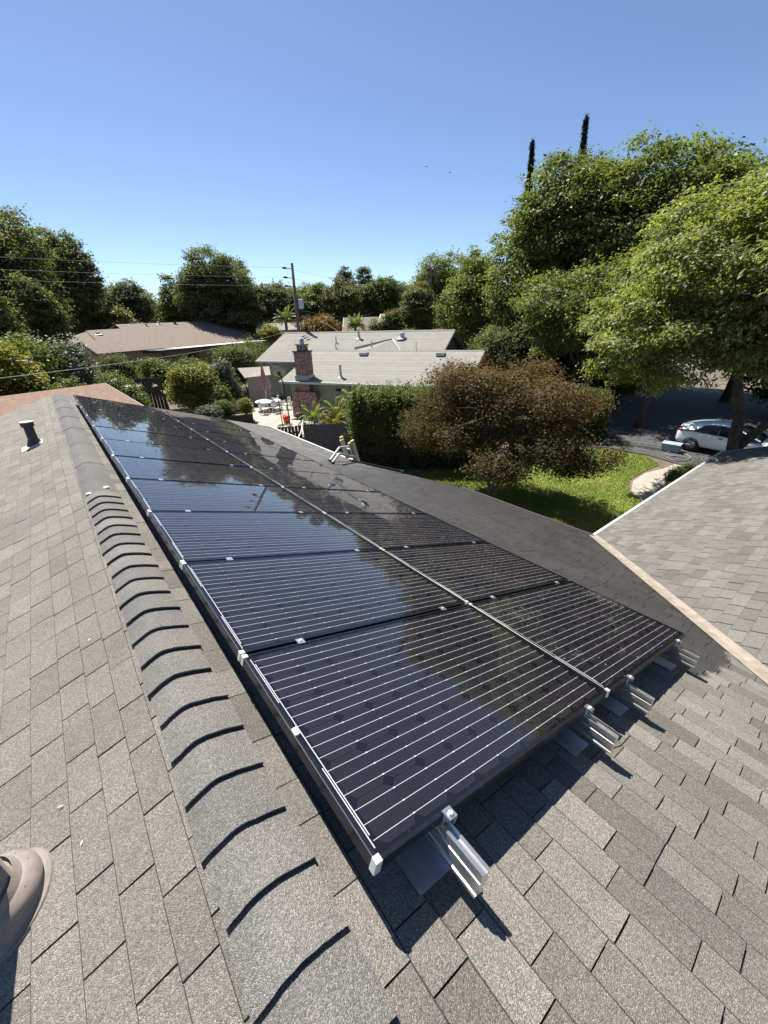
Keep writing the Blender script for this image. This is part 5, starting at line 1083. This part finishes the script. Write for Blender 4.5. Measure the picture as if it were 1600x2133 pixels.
# crape myrtle: many stems, small bronze leaves, seed heads
def crape():
    base = (11.35, 7.75, 0); r = np.random.default_rng(9)
    lb = [[11.5, 7.7, 3.0, 2.3, 2.3, 1.3]]
    for k in range(60):
        a = r.uniform(0, 6.28); q = r.uniform(0.5, 1.0); z = 1.05+3.3*r.uniform(0, 1)**0.85; rad = 3.2*math.sqrt(max(0.1, 1-((z-2.15)/2.6)**2))*q
        if z < 1.95 and rad < 2.1: continue
        if z < 2.15 and math.cos(a-(-2.54)) > 0.55: continue
        s = r.uniform(0.5, 0.85); lb.append([11.4+rad*math.cos(a), 7.7+rad*math.sin(a), z, s, s, s*0.62])
    lb = A_(lb); root = empty('crape_myrtle_tree', base, 'bronze leaved crape myrtle with slim bare stems on the lawn', 'tree'); mb = MB(); B_ = Vector(base)
    forks = []
    for k in range(5):
        a = 2*math.pi*k/5+0.4; f = B_+Vector((math.cos(a)*0.35, math.sin(a)*0.35, 1.35+0.25*(k % 3))); mb.tube([B_+Vector((math.cos(a)*0.08, math.sin(a)*0.08, -0.1)), B_+Vector((math.cos(a)*0.13, math.sin(a)*0.13, 0.6)), f], [0.07, 0.055, 0.045], 8); forks.append(f)
    for l_ in lb:
        p = Vector(l_[:3]); f = min(forks, key=lambda q: (q-p).length); limb(mb, f, p, 0.034, 0.01, 0.1, 6, 6)
        for j in range(4):
            q = p+Vector(r.normal(size=3)*l_[3:6]*0.7); limb(mb, p, q, 0.012, 0.004, 0.1, 4, 4)
    mb.build('trunk', 'bark_light', root, B_, True)
    C, D = clump_points(lb, 1750, 0.6)
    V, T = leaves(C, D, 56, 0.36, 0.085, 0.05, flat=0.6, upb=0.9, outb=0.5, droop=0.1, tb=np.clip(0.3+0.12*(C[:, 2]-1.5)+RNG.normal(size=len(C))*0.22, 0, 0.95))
    C, D = clump_points(lb, 130, 0.97); D = unit(D+A_([0, 0, 0.7])); C = np.concatenate([C+D*q for q in (0.08, 0.18, 0.28, 0.36)]); V2, T2 = leaves(C, np.tile(D, (4, 1)), 13, 0.1, 0.075, 0.045)
    V = np.concatenate([V, V2]); T = np.concatenate([T, np.clip(T2+0.25, 0, 1)])
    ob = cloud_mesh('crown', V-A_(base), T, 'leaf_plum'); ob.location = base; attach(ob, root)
    C = A_([[13.9, 6.3, 2.1], [14.0, 6.1, 1.9], [13.7, 6.2, 2.3], [13.2, 9.1, 3.4], [12.9, 8.6, 3.7]]); V, T = leaves(C, unit(C-A_(base)), 60, 0.22, 0.04, 0.035)
    ob = cloud_mesh('blossom', V-A_(base), T, 'flower_pink'); ob.location = base; attach(ob, root)
crape()
# clipped hedge block: leaves over a box, sprouting shoots on top
def hedge(name, label, F, L_, D_, H_, mat, n, per, ll, shoots=60, core='leaf_dark'):
    g = empty(name, F(L_/2, D_/2, 0), label, 'hedge'); o = np.array(F.o); d = np.array(F.d); nn = np.array(F.n)
    t, q, z = RNG.uniform(0, L_, n), RNG.uniform(0, D_, n), RNG.uniform(0, H_, n); f = RNG.integers(0, 5, n)
    t = np.where(f == 0, 0, np.where(f == 1, L_, t)); q = np.where(f == 2, 0, np.where(f == 3, D_, q)); z = np.where(f == 4, H_, z)
    wob = RNG.normal(size=(n, 3))*0.09; C = o+np.outer(t, d)+np.outer(q, nn)+np.outer(z, [0, 0, 1])+wob; C = C[C[:, 2] > 0.05]
    cen = o+d*L_/2+nn*D_/2+A_([0, 0, H_*0.5]); V, T = leaves(C, unit(C-cen), per, 0.3, ll, ll*0.62, flat=0.9, upb=0.45, outb=0.6)
    s = RNG.uniform(0, 1, (shoots, 2)); S0 = o+np.outer(s[:, 0]*L_, d)+np.outer(s[:, 1]*D_, nn)+A_([0, 0, H_]); hh = RNG.uniform(0.1, 0.6, shoots); pts = [S0+np.outer(hh*k/6, [0.1*0, 0, 1]) for k in range(7)]
    V2, T2 = leaves(np.concatenate(pts), np.tile(A_([[0, 0, 1.0]]), (shoots*7, 1)), 9, 0.09, ll, ll*0.5, flat=1.2)
    ob = cloud_mesh('foliage', np.concatenate([V, V2])-o, np.concatenate([T, np.clip(T2+0.35, 0, 1)]), mat); ob.location = F.o; attach(ob, g)
    mb = MB()
    for k in range(int(L_/0.5)+1): mb.tube([F(k*0.5, D_/2, 0), F(k*0.5, D_/2, H_*0.8)], [0.05, 0.02], 6)
    mb.build('stem', 'bark', g, F.o)
    mb = MB(); fbox(mb, F, 0.22, L_-0.22, 0.22, D_-0.22, 0.1, H_-0.25); ins = mb.build('inner_twigs', 'bark', g, F.o)
hedge('hedge', 'tall dark clipped hedge with sprouting top beside the grey fence', Frame((9.95, 14.35, 0), (0.70, -0.714), (0.714, 0.70)), 5.6, 1.7, 3.05, 'leaf_mid', 2300, 26, 0.1, 130)
hedge('hedge', 'green hedge behind the bronze crape myrtle beside the drive', Frame((18.6, 13.2, 0), (0.62, -0.785), (0.785, 0.62)), 5.4, 1.8, 2.2, 'leaf_mid', 1100, 24, 0.13, 40)
# shrubs; every lobe (x, y, z, rx, ry, rz)
def bush(label, x, y, z0, z1, w, mat, n, per, ll, seed, nl=6, cs=None, **kw):
    lb = lobes_for((x, y, (z0+z1)/2), (w/2, w/2, (z1-z0)/2), nl, seed=seed); return shrub('shrub', label, 'bush', lb, n, per, cs or w*0.16, ll, ll*0.55, mat, 'garden shrubs', (x, y, 0), **kw)
bush('round bush with orange tinted top behind the grey ridge', 26.6, 45.2, 1, 7.4, 5.0, 'leaf_orange', 420, 50, 0.2, 40, 8)
bush('small yellow green bush at the end of the brown roof', 26.5, 58.5, 3, 6.4, 3.2, 'leaf_yellow', 140, 40, 0.25, 41)
bush('upright yellow green bush beside the dark plank fence', 7.75, 31.6, 0.2, 4.1, 3.5, 'leaf_yellow', 420, 45, 0.17, 42, 9)
bush('dark grey green shrub to the left of the garden shed', 10.7, 33.2, 0.2, 3.8, 2.6, 'leaf_grey', 300, 45, 0.15, 43, 8)
bush('feathery light green shrub in front of the dark patio cover', 6.9, 36.5, 0.4, 4.3, 3.0, 'leaf_mid', 260, 45, 0.16, 44, 7)
bush('mound of dark ivy left of the grey roof', 15.0, 40.2, 0.4, 4.8, 5.0, 'leaf_dark', 420, 45, 0.17, 45, 9)
bush('dark leafy climber next to the white post', 17.2, 43.0, 0.4, 4.9, 4.0, 'leaf_dark', 320, 45, 0.17, 46, 8)
bush('deep green shrub behind the feathery shrub', 10.0, 39.0, 0.3, 3.7, 4.0, 'leaf_dark', 260, 45, 0.17, 47, 7)
bush('large silvery olive bush at the left', 1.0, 30.0, 0.5, 6.2, 3.0, 'leaf_grey', 420, 50, 0.15, 48, 9)
bush('yellow green tree-like bush at the left edge above the garage roof', -1.6, 24.4, 1.0, 6.1, 3.0, 'leaf_yellow', 420, 50, 0.16, 49, 9)
bush('dark green bush behind the yellow green bush at the left edge', -1.0, 28.5, 1.0, 6.6, 4.0, 'leaf_mid', 360, 50, 0.17, 50, 9)
bush('light green bush right behind the garage ridge', 0.7, 25.6, 0.6, 4.7, 2.2, 'leaf_mid', 260, 45, 0.14, 51, 7)
bush('rose bush with pale blooms behind the garage eave', 2.4, 25.6, 0.3, 4.2, 2.6, 'leaf_mid', 300, 45, 0.13, 52, 8)
bush('glossy green rose bush right of the garage eave corner', 3.2, 27.0, 0.2, 3.4, 2.2, 'leaf_mid', 260, 45, 0.13, 53, 7)
bush('dark bush under the left end of the brown house', 4.9, 40.0, 0.3, 4.4, 3.6, 'leaf_dark', 260, 45, 0.18, 54, 7)
bush('pale flowering plant mound in the near raised bed', 7.3, 26.7, 0.4, 1.7, 1.6, 'leaf_grey', 160, 40, 0.1, 55, 5)
bush('bushy herb in the long raised bed', 8.6, 27.7, 0.45, 1.7, 1.4, 'leaf_mid', 160, 40, 0.09, 56, 5)
bush('tall grassy herb behind the raised bed', 9.1, 29.2, 0.1, 2.5, 1.5, 'leaf_mid', 170, 40, 0.12, 57, 5)
bush('small yellow flowering bush behind the white table', 11.0, 32.6, 0.1, 1.7, 1.5, 'leaf_yellow', 140, 40, 0.1, 58, 5)
bush('leafy plant at the right end of the raised bed', 9.8, 27.2, 0.45, 1.7, 1.1, 'leaf_yellow', 120, 40, 0.09, 59, 5)
bush('low pale rosette plants along the fence', 6.6, 24.6, 0.0, 1.1, 1.8, 'leaf_grey', 120, 40, 0.1, 60, 5)
bush('low green bush on the far side of the patio', 8.1, 31.0, 0.1, 1.4, 1.3, 'leaf_dark', 100, 40, 0.1, 61, 5)
bush('rounded green shrub beside the path at our gutter', 17.9, 3.85, 0.0, 0.95, 1.2, 'leaf_bright', 220, 45, 0.07, 62, 6)
bush('grey brown twiggy bush in front of the small tan house', 33.0, 42.5, 1.5, 6.2, 4.0, 'leaf_olive', 240, 40, 0.2, 63, 7)
bush('spiky light green shrub right of the twiggy bush', 33.3, 37.0, 1.0, 5.8, 3.0, 'leaf_bright', 200, 40, 0.2, 64, 6)
V, T = leaves(A_([[3.0, 24.9, 3.4], [3.6, 25.2, 3.3], [4.6, 26.5, 3.1], [2.5, 25.0, 3.7], [5.1, 27.0, 2.6]]), np.tile(A_([[0, -1.0, 0.3]]), (5, 1)), 30, 0.16, 0.07, 0.06)
ob = cloud_mesh('blossom', V, T, 'flower_white'); tag(ob, 'cream rose blooms on the rose bush behind the garage', 'flowers', kind='stuff')
# spiky plant by the path
def spiky(label, c, n, h, mat, w=0.02, spread=0.5, name='strap_leaf_plant'):
    c = Vector(c); g = empty(name, c, label, 'plant'); base = None
    for k in range(n):
        a = random.uniform(0, 6.28); s = random.uniform(0.2, 1)*spread; hh = h*random.uniform(0.6, 1.1); d = Vector((math.cos(a), math.sin(a), 0)); e = Vector((-d.y, d.x, 0))*w
        mb = MB(); pts = [c+d*s*hh*t*t+Vector((0, 0, hh*(t-0.25*s*t*t))) for t in (0, 0.35, 0.7, 1)]
        vs = []
        for i, p in enumerate(pts): ww = (1, 0.9, 0.6, 0.05)[i]; vs += [p-e*ww, p+e*ww]
        mb.add(vs, [(0, 1, 3, 2), (2, 3, 5, 4), (4, 5, 7, 6)], random.uniform(0.2, 0.9)); mb.build('blade', mat, g, c)
spiky('strappy green plant beside the gutter, lower of two', (16.75, 3.5, 0), 60, 0.95, 'leaf_mid'); spiky('grey green sword leaved plant by the gutter near the car', (18.7, 3.6, 0), 26, 1.25, 'leaf_grey', 0.03)
# palms and the arching cycad like plants by the green wall: pinnate fronds
def frond(mb, c, d, L_, rise, drop, nl, lw, w):
    e = Vector((-d.y, d.x, 0)); pts = [c+d*L_*t+Vector((0, 0, L_*(rise*t-drop*t*t))) for t in [k/nl for k in range(nl+1)]]
    mb.tube(pts[::max(1, nl//6)], 0.012*L_, 4)
    for k in range(2, nl):
        p = pts[k]; dl = (pts[k+1]-pts[k]).normalized(); ln = w*math.sin(math.pi*min(1, 0.12+0.86*k/nl))
        for sg in (-1, 1):
            tip = p+e*sg*ln+dl*ln*0.45-Vector((0, 0, ln*0.25)); mid = p.lerp(tip, 0.45)+Vector((0, 0, ln*0.06)); q = dl*lw
            mb.add([p-q*0.4, mid-q, tip, mid+q], [(0, 1, 2, 3)], random.uniform(0.2, 0.9))
def palm(name, label, c, h, L_, n, mat, cat='palm', rise=0.75, drop=0.75, nl=16, lw=0.03, w=0.35, tr=0.16, group=None):
    c = Vector(c); g = empty(name, c, label, cat, group); mb = MB(); mb.tube([c, c+Vector((0, 0, h))], [tr*1.2, tr], 10); mb.build('trunk', 'bark_light', g, c)
    for k in range(n):
        a = k*2.399; d = Vector((math.cos(a), math.sin(a), 0)); mb = MB(); q = 0.15+0.85*(k/n); frond(mb, c+Vector((0, 0, h)), d*(0.35+0.65*q), L_*random.uniform(0.85, 1.1), rise*(1.9-1.5*q), drop*(0.4+0.6*q), nl, lw, w); mb.build('frond', mat, g, c)
palm('palm_tree', 'small palm between the two brown roofs', (30.4, 43.2, 0), 5.4, 1.7, 26, 'leaf_bright', lw=0.07, w=0.6, nl=12)
palm('palm_tree', 'fan of palm fronds behind the utility pole', (23.4, 47.2, 0), 6.2, 2.1, 24, 'leaf_mid', lw=0.08, w=0.6, nl=12)
for k, (x, y, h, L_, lb) in enumerate(((11.0, 19.9, 1.2, 1.5, 'arching feathery plant nearest the brick chimney'), (12.1, 19.2, 1.4, 1.5, 'arching feathery plant in the middle by the green wall'), (13.0, 18.8, 2.0, 1.45, 'tallest arching feathery plant against the green wall'), (11.4, 18.4, 1.0, 1.3, 'lowest arching feathery plant just above the grey fence'), (12.4, 17.8, 1.3, 1.3, 'arching feathery plant beside the hedge'))):
    palm('feathery_plant', lb, (x, y, 0), h, L_, 22, 'leaf_lime' if k != 3 else 'leaf_yellow', 'plant', 0.75, 0.95, 20, 0.03, 0.26, 0.05, 'arching plants by the green wall')
# bare twig pile and dry stems near the chimney foot
mb = MB()
for k in range(26):
    p = Vector((10.7+random.uniform(-0.3, 0.6), 19.3+random.uniform(-0.4, 0.4), 0)); mb.tube([p, p+Vector((random.uniform(-0.7, 0.9), random.uniform(-0.6, 0.6), random.uniform(0.9, 2.0)))], [0.012, 0.004], 4)
tag(mb.build('bare_twigs', 'bark', None, (10.7, 19.3, 0)), 'tangle of bare grey twigs between the fence corner and the chimney', 'twigs')

# two specks of birds high over the houses
for k, (q, lb) in enumerate((((48.35, 50.1, 24.5), 'tiny dark bird in the open sky, the left one of two'), ((54.2, 51.3, 24.9), 'tiny dark bird in the open sky, the right one of two'))):
    q = Vector(q); g = empty('bird', q, lb, 'bird', 'birds in the sky'); mb = MB(); mb.tube([q+Vector((-0.14, 0.1, 0)), q+Vector((-0.03, 0.02, 0.02)), q+Vector((0.1, -0.08, 0.01)), q+Vector((0.18, -0.13, 0))], [0.01, 0.04, 0.035, 0.01], 8); mb.build('body', 'dark_trim', g, q, True)
    for sg in (-1, 1): mb = MB(); e = Vector((0.1, 0.13, 0))*sg; mb.slab([q+Vector((-0.05, 0.04, 0.02)), q+Vector((0.05, -0.04, 0.02)), q+e*1.1+Vector((0.06, -0.04, 0.1)), q+e*2.2+Vector((0.1, -0.07, 0.06))], (0, 0, 0.008)); mb.build('wing', 'dark_trim', g, q)
